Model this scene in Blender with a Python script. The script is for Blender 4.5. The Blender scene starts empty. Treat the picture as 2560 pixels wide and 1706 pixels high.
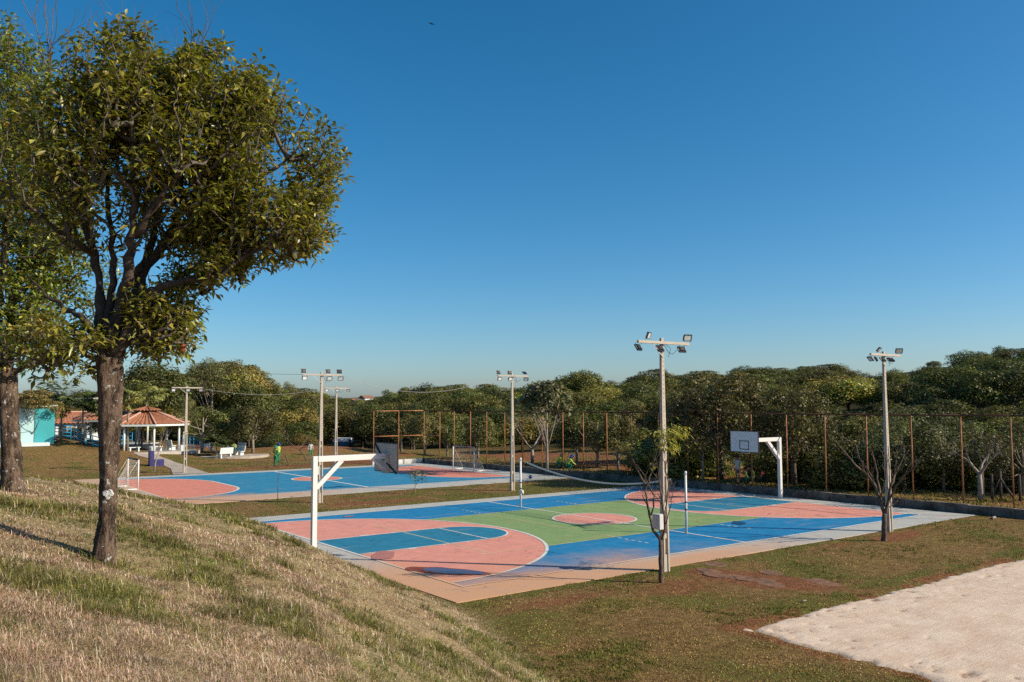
import bpy, math, random
import numpy as np
from mathutils import Vector, Matrix

# ------------------------------------------------------------------ camera, sky, sun, exposure
SC = bpy.context.scene
COL = SC.collection
R = math.radians
F_PX, CW, CH = 2140.0, 2560.0, 1706.0
CAM = np.array([-26.763, -29.611, 5.312])
YAW, PIT, ROL = R(53.286), R(4.128), R(-0.19)
FW = np.array([math.cos(YAW)*math.cos(PIT), math.sin(YAW)*math.cos(PIT), math.sin(PIT)])
_rt = np.array([math.sin(YAW), -math.cos(YAW), 0.0]); _up = np.cross(_rt, FW)
RT = math.cos(ROL)*_rt + math.sin(ROL)*_up
UP = -math.sin(ROL)*_rt + math.cos(ROL)*_up
cam_d = bpy.data.cameras.new('camera'); cam = bpy.data.objects.new('camera', cam_d); COL.objects.link(cam)
cam_d.sensor_width = 36.0; cam_d.lens = F_PX/CW*36.0; cam_d.clip_start = 0.1; cam_d.clip_end = 6000
M = Matrix.Identity(4)
for i in range(3):
    M[i][0] = RT[i]; M[i][1] = UP[i]; M[i][2] = -FW[i]; M[i][3] = CAM[i]
cam.matrix_world = M
SC.camera = cam

SUN_AZ, SUN_EL = R(-48.5), R(30.5)          # direction towards the sun, measured from +X
SV = Vector((math.cos(SUN_AZ)*math.cos(SUN_EL), math.sin(SUN_AZ)*math.cos(SUN_EL), math.sin(SUN_EL)))
wd = bpy.data.worlds.new('World'); SC.world = wd; wd.use_nodes = True
wn = wd.node_tree; wn.nodes.clear()
wo = wn.nodes.new('ShaderNodeOutputWorld'); bg = wn.nodes.new('ShaderNodeBackground')
sky = wn.nodes.new('ShaderNodeTexSky'); sky.sky_type = 'NISHITA'; sky.sun_disc = False
sky.sun_elevation = SUN_EL; sky.sun_rotation = R(90) - SUN_AZ
sky.altitude = 600; sky.air_density = 0.88; sky.dust_density = 1.6; sky.ozone_density = 4.2
hs = wn.nodes.new('ShaderNodeHueSaturation'); hs.inputs['Saturation'].default_value = 1.30
hs.inputs['Hue'].default_value = 0.489
wn.links.new(sky.outputs[0], hs.inputs['Color']); wn.links.new(hs.outputs[0], bg.inputs['Color'])
bg.inputs['Strength'].default_value = 0.105
wn.links.new(bg.outputs[0], wo.inputs['Surface'])
sl = bpy.data.lights.new('sun', 'SUN'); sl.energy = 5.0; sl.angle = R(0.53); sl.color = (1.0, 0.90, 0.72)
so = bpy.data.objects.new('sun', sl); COL.objects.link(so)
so.rotation_euler = SV.to_track_quat('Z', 'Y').to_euler(); so.location = (0, -40, 60)
SC.view_settings.view_transform = 'Standard'; SC.view_settings.look = 'None'
SC.view_settings.exposure = 0.36; SC.view_settings.gamma = 1.0; SC.view_settings.use_curve_mapping = False
SC.render.engine = 'CYCLES'
SC.cycles.max_bounces = 6; SC.cycles.diffuse_bounces = 2; SC.cycles.glossy_bounces = 2
SC.cycles.transmission_bounces = 3; SC.cycles.transparent_max_bounces = 6
SC.cycles.use_adaptive_sampling = True; SC.cycles.adaptive_threshold = 0.02
SC.cycles.use_denoising = False

rng = np.random.default_rng(7); random.seed(7)

# ------------------------------------------------------------------ numeric noise and terrain
_tab = np.random.default_rng(3).random((256, 256))
def vnoise(x, y):
    x = np.asarray(x, float); y = np.asarray(y, float)
    xi = np.floor(x).astype(int); yi = np.floor(y).astype(int); fx = x-xi; fy = y-yi
    fx = fx*fx*(3-2*fx); fy = fy*fy*(3-2*fy)
    a = _tab[xi % 256, yi % 256]; b = _tab[(xi+1) % 256, yi % 256]
    c = _tab[xi % 256, (yi+1) % 256]; d = _tab[(xi+1) % 256, (yi+1) % 256]
    return a*(1-fx)*(1-fy)+b*fx*(1-fy)+c*(1-fx)*fy+d*fx*fy
def fbm(x, y, o=4):
    s = 0; a = .5; t = 0
    for i in range(o):
        s = s+a*vnoise(x*2**i+17.3*i, y*2**i+9.1*i); t += a; a *= .5
    return s/t
def sstep(a, b, x):
    t = np.clip((x-a)/(b-a), 0, 1); return t*t*(3-2*t)
TY = [-60,-40,-29.6,-16.7,-14.4,-10,-4,2,8,12,16,20,26,45,60]
TX = [-30,-23.5,-20,-16.05,-15.2,-14.15,-14.35,-15.2,-16.6,-17.6,-18.6,-19.3,-20,-21,-20]
PY = [-60,-29.6,-18,-10,0,8,14,20,28,40,60]
PZ = [3.9,3.75,3.4,3.3,2.7,2.6,2.6,2.3,1.6,0.8,.3]
def smin(a, b, k):
    h = np.clip(.5+.5*(b-a)/k, 0, 1); return b+(a-b)*h-k*h*(1-h)
def bank_w(x, y):
    return (np.interp(y, TY, TX)-x)*.96
def fence_x(y): return 14.95-.055*np.asarray(y, float)
def bank_z(x, y):
    w = bank_w(x, y); w = w+.25*(fbm(x*.5, y*.5, 3)-.5)
    fade = sstep(58, 40, y)
    zp = np.interp(y, PY, PZ)+.16*np.clip(w-6.3, 0, 6)*fade
    r = np.where(w > 0, w*w/(np.abs(w)+.4), 0)
    lump = .15*(fbm(x*1.45+2, y*1.45, 2)-.5)*sstep(.2, 1.5, w)*sstep(30, 15, y)
    return np.maximum(0, smin(.55*r, zp, 1.3)+lump)
def H(x, y):
    x = np.asarray(x, float); y = np.asarray(y, float)
    z = bank_z(x, y)
    s = x-fence_x(y)
    beh = sstep(-.02, .12, s)*sstep(38.5, 37.6, y)*sstep(-40, -10.5, y)
    z = z+.36*beh
    # slope of the strip behind the fence, mounds
    z = z+.25*sstep(5, 14, s)*sstep(40, 30, y)
    z = z+2.3*np.exp(-((x+16)**2/12**2+(y-72)**2/24**2))*sstep(40, 56, y)+.6*np.exp(-((x-6)**2/16**2+(y-98)**2/24**2))
    z = z-3.2*np.exp(-((x-40)**2/24**2+(y-92)**2/26**2))*sstep(48, 66, y)
    z = z+.85*np.exp(-((x-10)**2/9**2+(y-58)**2/4**2))
    z = z+.5*np.exp(-((x-14)**2/4**2+(y-45)**2/3**2))
    z = z+13.5*np.exp(-((x-150)**2/72**2+(y-26)**2/80**2))*sstep(4, 45, s)
    z = z+3.5*np.exp(-((x-130)**2/110**2+(y-270)**2/90**2))*sstep(90, 180, y)
    z = z+10*np.exp(-((x-260)**2/120**2+(y-470)**2/110**2))*sstep(180, 300, y)
    z = z+5*np.exp(-((x+70)**2/110**2+(y-300)**2/90**2))*sstep(110, 190, y)
    flat = np.where((x > -17) & (x < 16) & (y > -22) & (y < 40), 1., 0.)
    z = z+(.10*(fbm(x*.35+5, y*.35, 3)-.5))*(1-flat)+.035*(fbm(x*.8, y*.8, 3)-.5)
    # the two paved pads sit in a flat cut
    on1 = sstep(0, -.5, np.maximum(np.abs(x-.3)-14.3, np.abs(y+.0)-9.95))
    on2 = sstep(0, -.5, np.maximum(np.abs(x+1.2)-13.9, np.abs(y-27.2)-9.9))
    lawn = -.015
    z = np.where((z < .3) & (bank_w(x, y) < .5), z+lawn, z)
    cut = np.clip(np.maximum(on1*(s < -.1), on2*(s < -.1))*(bank_w(x, y) < .3), 0, 1)
    z = z*(1-cut)+(-.09)*cut
    sandm = sand_mask(x, y)
    return z-.07*sandm
def sand_mask(x, y):
    e = .35*(fbm(x*.9, y*.9+40, 4)-.5)*2+.30*(fbm(x*4.5, y*4.5+11, 3)-.5)
    d = np.minimum(x+10.3+e, -16.15-y+e*.7+.05*x*.0)
    return sstep(-.05, .35, d)*sstep(26, 24, x)*sstep(-27, -26, y)
def Hs(x, y): return float(H(np.array([x]), np.array([y]))[0])
def ray(px, py):
    d = FW+(px-CW/2)/F_PX*RT-(py-CH/2)/F_PX*UP
    return d/np.linalg.norm(d[:2])
def at(px, py, z=0.0):
    d = ray(px, py); return Vector(CAM+d*(z-CAM[2])/d[2])
def atd(px, py, dist):
    return Vector(CAM+ray(px, py)*dist)
def gnd(px, py, d0=12, d1=400):
    d = ray(px, py); t = np.linspace(d0, d1, 6000); Q = CAM+d*t[:, None]
    h = Q[:, 2] < H(Q[:, 0], Q[:, 1]); i = int(np.argmax(h)) if h.any() else len(t)-1
    v = Vector(Q[i]); v.z = Hs(v.x, v.y); return v
def pix(P):
    P = np.atleast_2d(np.asarray(P, float))-CAM; z = P@FW
    return np.stack([CW/2+F_PX*(P@RT)/z, CH/2-F_PX*(P@UP)/z], 1)

# ------------------------------------------------------------------ mesh helpers
def raw_mesh(name, V, T, mats=(), smooth=False, col=None, mi=None):
    """V (n,3), T (m,3 or 4) arrays"""
    V = np.asarray(V, np.float32); T = np.asarray(T, np.int32); k = T.shape[1]
    me = bpy.data.meshes.new(name)
    me.vertices.add(len(V)); me.vertices.foreach_set('co', V.ravel())
    me.loops.add(T.size); me.loops.foreach_set('vertex_index', T.ravel())
    me.polygons.add(len(T)); me.polygons.foreach_set('loop_start', np.arange(0, T.size, k, dtype=np.int32))
    for m in mats: me.materials.append(m)
    if mi is not None: me.polygons.foreach_set('material_index', np.asarray(mi, np.int32))
    if smooth: me.polygons.foreach_set('use_smooth', np.ones(len(T), bool))
    if col is not None:
        a = me.color_attributes.new('Col', 'FLOAT_COLOR', 'POINT')
        c = np.ones((len(V), 4), np.float32); c[:, :3] = col; a.data.foreach_set('color', c.ravel())
    me.update(calc_edges=True)
    return me
def link(name, me, parent=None, loc=None):
    o = bpy.data.objects.new(name, me); COL.objects.link(o)
    if parent is not None: o.parent = parent
    if loc is not None: o.location = loc
    return o
def empty(name, loc=(0, 0, 0), rz=0.0):
    o = bpy.data.objects.new(name, None); COL.objects.link(o); o.location = loc; o.rotation_euler = (0, 0, rz)
    o.empty_display_size = .2
    return o
def tag(o, label=None, cat=None, group=None, kind=None):
    if label: o['label'] = label
    if cat: o['category'] = cat
    if group: o['group'] = group
    if kind: o['kind'] = kind
    return o
class MB:
    def __init__(s): s.v = []; s.f = []; s.sm = []; s.mi = []; s.cur = 0
    def add(s, vs, fs, smooth=False):
        n = len(s.v); s.v += [tuple(v) for v in vs]; s.f += [tuple(i+n for i in f) for f in fs]
        s.sm += [smooth]*len(fs); s.mi += [s.cur]*len(fs); return s
    def box(s, c, d, rz=0.0, mat=None):
        x, y, z = d[0]/2, d[1]/2, d[2]/2
        vs = [Vector((a*x, b*y, e*z)) for e in (-1, 1) for a, b in ((-1, -1), (1, -1), (1, 1), (-1, 1))]
        m = mat if mat is not None else Matrix.Rotation(rz, 3, 'Z')
        s.add([m@v+Vector(c) for v in vs], [(3,2,1,0),(4,5,6,7),(0,1,5,4),(1,2,6,5),(2,3,7,6),(3,0,4,7)]); return s
    def frust(s, c0, d0, c1, d1):
        vs = []
        for c, d in ((c0, d0), (c1, d1)):
            for a, b in ((-1, -1), (1, -1), (1, 1), (-1, 1)): vs.append((c[0]+a*d[0]/2, c[1]+b*d[1]/2, c[2]))
        s.add(vs, [(3,2,1,0),(4,5,6,7),(0,1,5,4),(1,2,6,5),(2,3,7,6),(3,0,4,7)]); return s
    def beam(s, a, b, w, h, up=(0, 0, 1)):
        a = Vector(a); b = Vector(b); d = (b-a); L = d.length; d.normalize()
        u = Vector(up); r = d.cross(u)
        if r.length < 1e-4: r = d.cross(Vector((1, 0, 0)))
        r.normalize(); u = r.cross(d)
        m = Matrix((d, r, u)).transposed()
        return s.box((a+b)/2, (L, w, h), mat=m)
    def tube(s, pts, rad, n=6, cap=True, smooth=True):
        pts = [Vector(p) for p in pts]
        if not hasattr(rad, '__len__'): rad = [rad]*len(pts)
        base = len(s.v); ref = None; vs = []
        for i, p in enumerate(pts):
            d = (pts[min(i+1, len(pts)-1)]-pts[max(i-1, 0)])
            if d.length < 1e-9: d = Vector((0, 0, 1))
            d.normalize()
            if ref is None:
                ref = d.cross(Vector((0, 0, 1)))
                if ref.length < 1e-3: ref = Vector((1, 0, 0))
            ref = ref-d*ref.dot(d)
            if ref.length < 1e-4: ref = d.orthogonal()
            ref.normalize(); q = d.cross(ref)
            for k in range(n):
                a = 2*math.pi*k/n; vs.append(p+(ref*math.cos(a)+q*math.sin(a))*rad[i])
        fs = []
        for i in range(len(pts)-1):
            for k in range(n):
                fs.append((i*n+k, i*n+(k+1) % n, (i+1)*n+(k+1) % n, (i+1)*n+k))
        if cap and n > 2:
            fs.append(tuple(range(n-1, -1, -1))); fs.append(tuple((len(pts)-1)*n+k for k in range(n)))
        return s.add(vs, fs, smooth)
    def disc(s, c, rx, ry=None, n=24, z=None):
        ry = ry or rx
        vs = [(c[0]+rx*math.cos(2*math.pi*k/n), c[1]+ry*math.sin(2*math.pi*k/n), c[2]) for k in range(n)]
        return s.add(vs, [tuple(range(n))])
    def poly(s, pts): return s.add(pts, [tuple(range(len(pts)))])
    def prism(s, pts, z0, z1):
        n = len(pts); vs = [(p[0], p[1], z0) for p in pts]+[(p[0], p[1], z1) for p in pts]
        fs = [tuple(range(n-1, -1, -1)), tuple(range(n, 2*n))]+[(k, (k+1) % n, n+(k+1) % n, n+k) for k in range(n)]
        return s.add(vs, fs)
    def sphere(s, c, r, n=12, m=8):
        if not hasattr(r, '__len__'): r = (r, r, r)
        vs = [(c[0], c[1], c[2]+r[2])]; fs = []
        for i in range(1, m):
            t = math.pi*i/m
            for k in range(n):
                a = 2*math.pi*k/n
                vs.append((c[0]+r[0]*math.sin(t)*math.cos(a), c[1]+r[1]*math.sin(t)*math.sin(a), c[2]+r[2]*math.cos(t)))
        vs.append((c[0], c[1], c[2]-r[2])); L = len(vs)-1
        for k in range(n):
            fs.append((0, 1+k, 1+(k+1) % n)); fs.append((L, 1+(m-2)*n+(k+1) % n, 1+(m-2)*n+k))
            for i in range(m-2):
                fs.append((1+i*n+k, 1+(i+1)*n+k, 1+(i+1)*n+(k+1) % n, 1+i*n+(k+1) % n))
        return s.add(vs, fs, True)
    def mesh(s, name, mats):
        me = bpy.data.meshes.new(name); me.from_pydata(s.v, [], s.f)
        if not isinstance(mats, (list, tuple)): mats = [mats]
        for m in mats: me.materials.append(m)
        me.polygons.foreach_set('use_smooth', s.sm); me.polygons.foreach_set('material_index', s.mi)
        me.update(); return me
    def build(s, name, mats, parent=None, loc=None, bevel=0):
        o = link(name, s.mesh(name, mats), parent, loc)
        if bevel:
            b = o.modifiers.new('bevel', 'BEVEL'); b.width = bevel; b.segments = 2; b.limit_method = 'ANGLE'
        return o

# ------------------------------------------------------------------ materials
def new_mat(name):
    m = bpy.data.materials.new(name); m.use_nodes = True; nt = m.node_tree
    return m, nt, nt.nodes['Principled BSDF']
def nd(nt, t, **kw):
    n = nt.nodes.new('ShaderNode'+t)
    for k, v in kw.items():
        if k.startswith('_'): setattr(n, k[1:], v)
        else:
            key = k.replace('_', ' ')
            inp = n.inputs[int(k[1:])] if (k[0] == 'i' and k[1:].isdigit()) else n.inputs[key]
            if hasattr(v, 'is_output') : nt.links.new(v, inp)
            else: inp.default_value = v
    return n
def mixc(nt, fac, a, b, blend='MIX'):
    n = nt.nodes.new('ShaderNodeMix'); n.data_type = 'RGBA'; n.blend_type = blend
    for key, v in ((0, fac), (6, a), (7, b)):
        if hasattr(v, 'is_output'): nt.links.new(v, n.inputs[key])
        else: n.inputs[key].default_value = v if key == 0 else ((*v, 1) if len(v) == 3 else v)
    return n.outputs[2]
def mth(nt, op, a, b=None, clamp=False):
    n = nt.nodes.new('ShaderNodeMath'); n.operation = op; n.use_clamp = clamp
    for i, v in enumerate((a, b)):
        if v is None: continue
        if hasattr(v, 'is_output'): nt.links.new(v, n.inputs[i])
        else: n.inputs[i].default_value = v
    return n.outputs[0]
def mrange(nt, v, a, b, c=0., d=1.):
    n = nt.nodes.new('ShaderNodeMapRange'); n.clamp = True; n.interpolation_type = 'SMOOTHSTEP'
    nt.links.new(v, n.inputs[0])
    for i, q in enumerate((a, b, c, d)): n.inputs[i+1].default_value = q
    return n.outputs[0]
def noise(nt, vec, scale, detail=4, rough=.55):
    n = nt.nodes.new('ShaderNodeTexNoise'); n.inputs['Scale'].default_value = scale
    n.inputs['Detail'].default_value = detail; n.inputs['Roughness'].default_value = rough
    if vec is not None: nt.links.new(vec, n.inputs['Vector'])
    return n.outputs[0]
def bump(nt, h, strength, dist, bs):
    b = nt.nodes.new('ShaderNodeBump'); b.inputs['Strength'].default_value = strength; b.inputs['Distance'].default_value = dist
    nt.links.new(h, b.inputs['Height']); nt.links.new(b.outputs[0], bs.inputs['Normal'])
def objco(nt):
    return nt.nodes.new('ShaderNodeTexCoord').outputs['Object']
def posco(nt): return nt.nodes.new('ShaderNodeNewGeometry').outputs['Position']
def plain(name, c, rough=.6, var=.25, scale=3., bmp=.0, c2=None, spec=.3, metal=0., fine=40.):
    m, nt, bs = new_mat(name); v = objco(nt)
    n1 = noise(nt, v, scale, 5); n2 = noise(nt, v, fine, 3)
    f = mrange(nt, mth(nt, 'ADD', mth(nt, 'MULTIPLY', n1, .7), mth(nt, 'MULTIPLY', n2, .3)), .3, .7)
    c2 = c2 or tuple(q*(1-var) for q in c)
    nt.links.new(mixc(nt, f, c2, c), bs.inputs['Base Color'])
    bs.inputs['Roughness'].default_value = rough; bs.inputs['Specular IOR Level'].default_value = spec; bs.inputs['Metallic'].default_value = metal
    if bmp: bump(nt, mth(nt, 'ADD', n1, n2), bmp, .02, bs)
    return m

# ------------------------------------------------------------------ ground sheet
def axis(lo, hi, step, far_lo, far_hi):
    mid = list(np.arange(lo, hi+1e-6, step)); a = []; b = []
    s = step; x = lo
    while x > far_lo: s *= 1.12; x -= s; a.append(x)
    s = step; x = hi
    while x < far_hi: s *= 1.12; x += s; b.append(x)
    return np.array(a[::-1]+mid+b)
gx = axis(-32, 26, .22, -1500, 2000); gy = axis(-30, 46, .22, -600, 2500)
GX, GY = np.meshgrid(gx, gy, indexing='ij'); GZ = H(GX, GY)
nx, ny = GX.shape
V = np.stack([GX, GY, GZ], -1).reshape(-1, 3)
ii = (np.arange(nx-1)[:, None]*ny+np.arange(ny-1)[None, :]).ravel()
T = np.stack([ii, ii+ny, ii+ny+1, ii+1], 1)
def soil_mask(x, y):
    n = fbm(x*.6+3, y*.6, 4)
    s = 0*n
    def blob(cx, cy, rx, ry, a, k=1.0):
        c, sn = math.cos(a), math.sin(a); dx = x-cx; dy = y-cy
        u = (dx*c+dy*sn)/rx; v = (-dx*sn+dy*c)/ry
        return k*np.clip(1.25-np.sqrt(u*u+v*v)-1.3*(n-.5), 0, 1)
    s = np.maximum(s, blob(-4.3, 12.4, 4.2, .8, -.12)); s = np.maximum(s, blob(-5.2, 14.6, 3.4, .5, -.1))
    s = np.maximum(s, blob(-1, 16.2, 2.4, .35, -.05, .8)); s = np.maximum(s, blob(3, 13.5, 1.6, .5, 0, .8))
    s = np.maximum(s, blob(6.4, -11.1, 2.2, .7, .1)); s = np.maximum(s, blob(2.4, -10.9, 1.8, .5, 0, .7))
    s = np.maximum(s, blob(-7.6, -12.2, 2.6, 1.2, .1, .6)); s = np.maximum(s, blob(-5.1, -13.0, 1.1, 2.9, .28, 1.15))
    s = np.maximum(s, blob(-11.5, -11.5, 2.6, .7, .0, .6)); s = np.maximum(s, blob(2, 40.5, 6, 1.6, 0, .9))
    s = np.maximum(s, blob(9, 41, 4, 2, .1, .9)); s = np.maximum(s, blob(21, 14, 5, 14, .05, 1.0)); s = np.maximum(s, blob(22, 34, 5, 10, .1, 1.0))
    s = np.maximum(s, blob(17.6, -1, 1.2, 2.6, .1, .9)); s = np.maximum(s, blob(19, -13, 3, 5, .1, .7))
    s = np.maximum(s, blob(10, 58, 10, 4.5, 0, .75)); s = np.maximum(s, blob(3, 78, 10, 6, 0, 1.1)); s = np.maximum(s, blob(20, 76, 14, 7, 0, 1.1))
    s = np.maximum(s, blob(14, 45, 4, 3, 0, .8))
    return s
w_ = bank_w(GX, GY)
soil = soil_mask(GX, GY)
_d = np.minimum(GX+10.3, -16.15-GY)+.5*(fbm(GX*1.3, GY*1.3+8, 3)-.5); soil = np.maximum(soil, .85*sstep(.42, .12, np.abs(_d+.02))*sstep(.36, .55, fbm(GX*1.1+4, GY*1.1, 3))*(GY < -14)*(GX > -12))
green = sstep(.44, .66, fbm(GX*.45+11, GY*.45, 4))
green = np.maximum(green*.75, .85*sstep(1.6, .2, np.abs(np.maximum(np.abs(GX-.3)-14.4, np.abs(GY+.1)-9.95)-.45)*1.2)*sstep(.35, .6, fbm(GX*.9, GY*.9+70, 3)))
green = np.where((GY > 10) & (GY < 17.5) & (GX > -1), np.maximum(green, .8*sstep(.35, .6, fbm(GX*.5, GY*.5+9, 3))), green)
green = np.maximum(green, .9*sstep(.9, .1, np.abs(GY+15.6))*sstep(.4, .6, fbm(GX*.8, GY*.8+30, 3))*(GX < 20))
dry = sstep(-.4, .8, w_+1.2*(fbm(GX*.7, GY*.7+55, 3)-.5))*sstep(30, 12, GY)
wild = np.maximum(sstep(9, 26, GX-fence_x(GY)), sstep(84, 104, GY+GX*.1))
col = np.stack([soil, green, dry], -1).reshape(-1, 3)
ground_me = raw_mesh('ground', V, T, smooth=True, col=col)
wa = ground_me.attributes.new('wild', 'FLOAT', 'POINT'); wa.data.foreach_set('value', wild.ravel().astype(np.float32))
m_ground, nt, bs = new_mat('grass_ground')
P = posco(nt); vc = nt.nodes.new('ShaderNodeVertexColor'); vc.layer_name = 'Col'
sp = nt.nodes.new('ShaderNodeSeparateColor'); nt.links.new(vc.outputs[0], sp.inputs[0])
n0 = noise(nt, P, .5, 4); n1 = noise(nt, P, 3.5, 5, .65); n2 = noise(nt, P, 17, 4, .7); n3 = noise(nt, P, 70, 2)
fine = mth(nt, 'ADD', mth(nt, 'MULTIPLY', n1, .35), mth(nt, 'ADD', mth(nt, 'MULTIPLY', n2, .4), mth(nt, 'MULTIPLY', n3, .25)))
brown = mixc(nt, mrange(nt, fine, .36, .64), (.075, .040, .012), (.33, .20, .082))
brown = mixc(nt, mrange(nt, n0, .4, .7), brown, mixc(nt, mrange(nt, fine, .38, .62), (.085, .055, .016), (.27, .185, .06)))
grn = mixc(nt, mrange(nt, fine, .36, .62), (.035, .038, .008), (.17, .165, .034))
c = mixc(nt, mrange(nt, mth(nt, 'ADD', sp.outputs[1], mth(nt, 'MULTIPLY', mth(nt, 'SUBTRACT', n1, .5), 1.3)), .3, .95), brown, grn)
straw = mixc(nt, mrange(nt, fine, .35, .65), (.17, .118, .055), (.50, .37, .215))
c = mixc(nt, mth(nt, 'MULTIPLY', sp.outputs[2], .85), c, straw)
dirt = mixc(nt, mrange(nt, fine, .38, .62), (.11, .043, .018), (.31, .135, .062))
c = mixc(nt, mrange(nt, mth(nt, 'ADD', sp.outputs[0], mth(nt, 'MULTIPLY', mth(nt, 'SUBTRACT', n2, .5), 1.0)), .25, .75), c, dirt)
at_ = nt.nodes.new('ShaderNodeAttribute'); at_.attribute_name = 'wild'
c = mixc(nt, at_.outputs['Fac'], c, mixc(nt, n1, (.018, .020, .006), (.05, .045, .015)))
nt.links.new(c, bs.inputs['Base Color']); bs.inputs['Roughness'].default_value = .95; bs.inputs['Specular IOR Level'].default_value = .1
bump(nt, mth(nt, 'ADD', n2, mth(nt, 'MULTIPLY', n3, .6)), .9, .06, bs)
ground_me.materials.append(m_ground)
ground = link('ground', ground_me); tag(ground, kind='structure', label='dry grassy ground with a bank, lawns and bare soil')

# ------------------------------------------------------------------ courts
DUST = (.56, .275, .125)
def paint(name, c, rough=.55, base2=None, wear=1.0):
    m, nt, bs = new_mat(name); P = posco(nt); s = nt.nodes.new('ShaderNodeSeparateXYZ'); nt.links.new(P, s.inputs[0])
    x, y = s.outputs[0], s.outputs[1]
    n0 = noise(nt, P, .33, 6, .6); n1 = noise(nt, P, 1.6, 7, .68); n2 = noise(nt, P, 45, 3)
    mp = nt.nodes.new('ShaderNodeMapping'); nt.links.new(P, mp.inputs[0]); mp.inputs['Rotation'].default_value = (0, 0, .6); mp.inputs['Scale'].default_value = (.35, 2.2, 1)
    st = noise(nt, mp.outputs[0], .8, 6, .62)
    col = mixc(nt, mrange(nt, n1, .3, .7), tuple(q*.80 for q in c), tuple(min(.8, q*1.06+.012) for q in c))
    col = mixc(nt, mrange(nt, n2, .25, .8), col, tuple(q*.86 for q in c))
    # soil washed over the near corner of each pad and rubbed streaks
    def cornermask(cx, cy, r0, r1):
        dx = mth(nt, 'SUBTRACT', x, cx); dy = mth(nt, 'SUBTRACT', y, cy)
        d = mth(nt, 'SQRT', mth(nt, 'ADD', mth(nt, 'MULTIPLY', mth(nt, 'MULTIPLY', dx, dx), .22), mth(nt, 'MULTIPLY', mth(nt, 'MULTIPLY', dy, dy), 1.5)))
        d = mth(nt, 'ADD', d, mth(nt, 'MULTIPLY', mth(nt, 'SUBTRACT', n0, .5), 7.0))
        return mrange(nt, d, r1, r0)
    k = mth(nt, 'MAXIMUM', cornermask(-11.8, -9.6, 1.0, 5.6), cornermask(-13.5, 19.0, .5, 4.6))
    edge = mth(nt, 'MULTIPLY', mrange(nt, x, 4.5, -4), mrange(nt, y, -8.1, -9.3)); edge = mth(nt, 'MULTIPLY', edge, mrange(nt, y, -20, -12))
    edge2 = mth(nt, 'MULTIPLY', mrange(nt, x, 1, -9), mrange(nt, mth(nt, 'ABSOLUTE', mth(nt, 'SUBTRACT', y, 18.6)), 2.2, .2))
    edge4 = mth(nt, 'MULTIPLY', mrange(nt, x, -11.5, -13.2), mrange(nt, mth(nt, 'ADD', y, mth(nt, 'MULTIPLY', mth(nt, 'SUBTRACT', n0, .5), 6.0)), -.5, -6.5)); k = mth(nt, 'MAXIMUM', k, mth(nt, 'MULTIPLY', edge4, mrange(nt, y, -20, -12)))
    edge3 = mth(nt, 'MULTIPLY', mrange(nt, x, -12.6, -14), mth(nt, 'MULTIPLY', mrange(nt, y, 12, 18), .75)); k = mth(nt, 'MAXIMUM', k, edge3)
    k = mth(nt, 'MAXIMUM', k, mth(nt, 'MAXIMUM', mth(nt, 'MULTIPLY', edge, .95), mth(nt, 'MULTIPLY', edge2, .8)))
    smear = mth(nt, 'MULTIPLY', mrange(nt, st, .56, .76), .55*wear)
    k = mth(nt, 'MAXIMUM', k, smear)
    k = mth(nt, 'MULTIPLY', k, mth(nt, 'ADD', .62, mth(nt, 'MULTIPLY', n1, .55)), True)
    col = mixc(nt, mth(nt, 'MULTIPLY', k, .92), col, DUST)
    stain = mth(nt, 'MULTIPLY', mrange(nt, noise(nt, P, .9, 7, .7), .60, .75), .35)
    col = mixc(nt, stain, col, tuple(q*.55 for q in c))
    # saw-cut joints and hairline cracks of the slab
    vor = nt.nodes.new('ShaderNodeTexVoronoi'); vor.feature = 'DISTANCE_TO_EDGE'; vor.inputs['Scale'].default_value = .22
    wv = nt.nodes.new('ShaderNodeVectorMath'); wv.operation = 'ADD'; nt.links.new(P, wv.inputs[0])
    nv = nt.nodes.new('ShaderNodeTexNoise'); nv.inputs['Scale'].default_value = 1.2; nv.inputs['Detail'].default_value = 6; nt.links.new(P, nv.inputs['Vector']); nt.links.new(nv.outputs[1], wv.inputs[1])
    nt.links.new(wv.outputs[0], vor.inputs['Vector'])
    crack = mth(nt, 'MULTIPLY', mrange(nt, vor.outputs[0], .0045, .002), .55)
    crack = mth(nt, 'MULTIPLY', crack, mrange(nt, n0, .48, .56))
    jm = mth(nt, 'ABSOLUTE', mth(nt, 'SUBTRACT', mth(nt, 'FRACT', mth(nt, 'MULTIPLY', mth(nt, 'ADD', x, 40.3), 1/4.3)), .5))
    joint = mth(nt, 'MULTIPLY', mrange(nt, jm, .0026, .0018), .30)
    col = mixc(nt, mth(nt, 'MAXIMUM', crack, joint), col, tuple(q*.25 for q in c))
    nt.links.new(col, bs.inputs['Base Color'])
    nt.links.new(mth(nt, 'ADD', rough, mth(nt, 'MULTIPLY', n1, .25)), bs.inputs['Roughness']); bs.inputs['Specular IOR Level'].default_value = .22
    bump(nt, mth(nt, 'ADD', n2, n1), .12, .01, bs)
    return m
m_apron = paint('apron_concrete', (.45, .44, .405)); m_blue = paint('blue_paint', (.013, .195, .40)); m_dblue = paint('key_blue_paint', (.022, .185, .30))
m_green = paint('green_paint', (.215, .315, .118)); m_pink = paint('pink_paint', (.69, .285, .215)); m_white = paint('white_line_paint', (.66, .645, .60), wear=.5)
m_yel = paint('yellow_line_paint', (.58, .50, .25), wear=.5); m_blue2 = paint('blue_paint_second', (.03, .22, .37), wear=1.25); m_red2 = paint('red_paint_second', (.67, .235, .16))
L_ = .002
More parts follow.
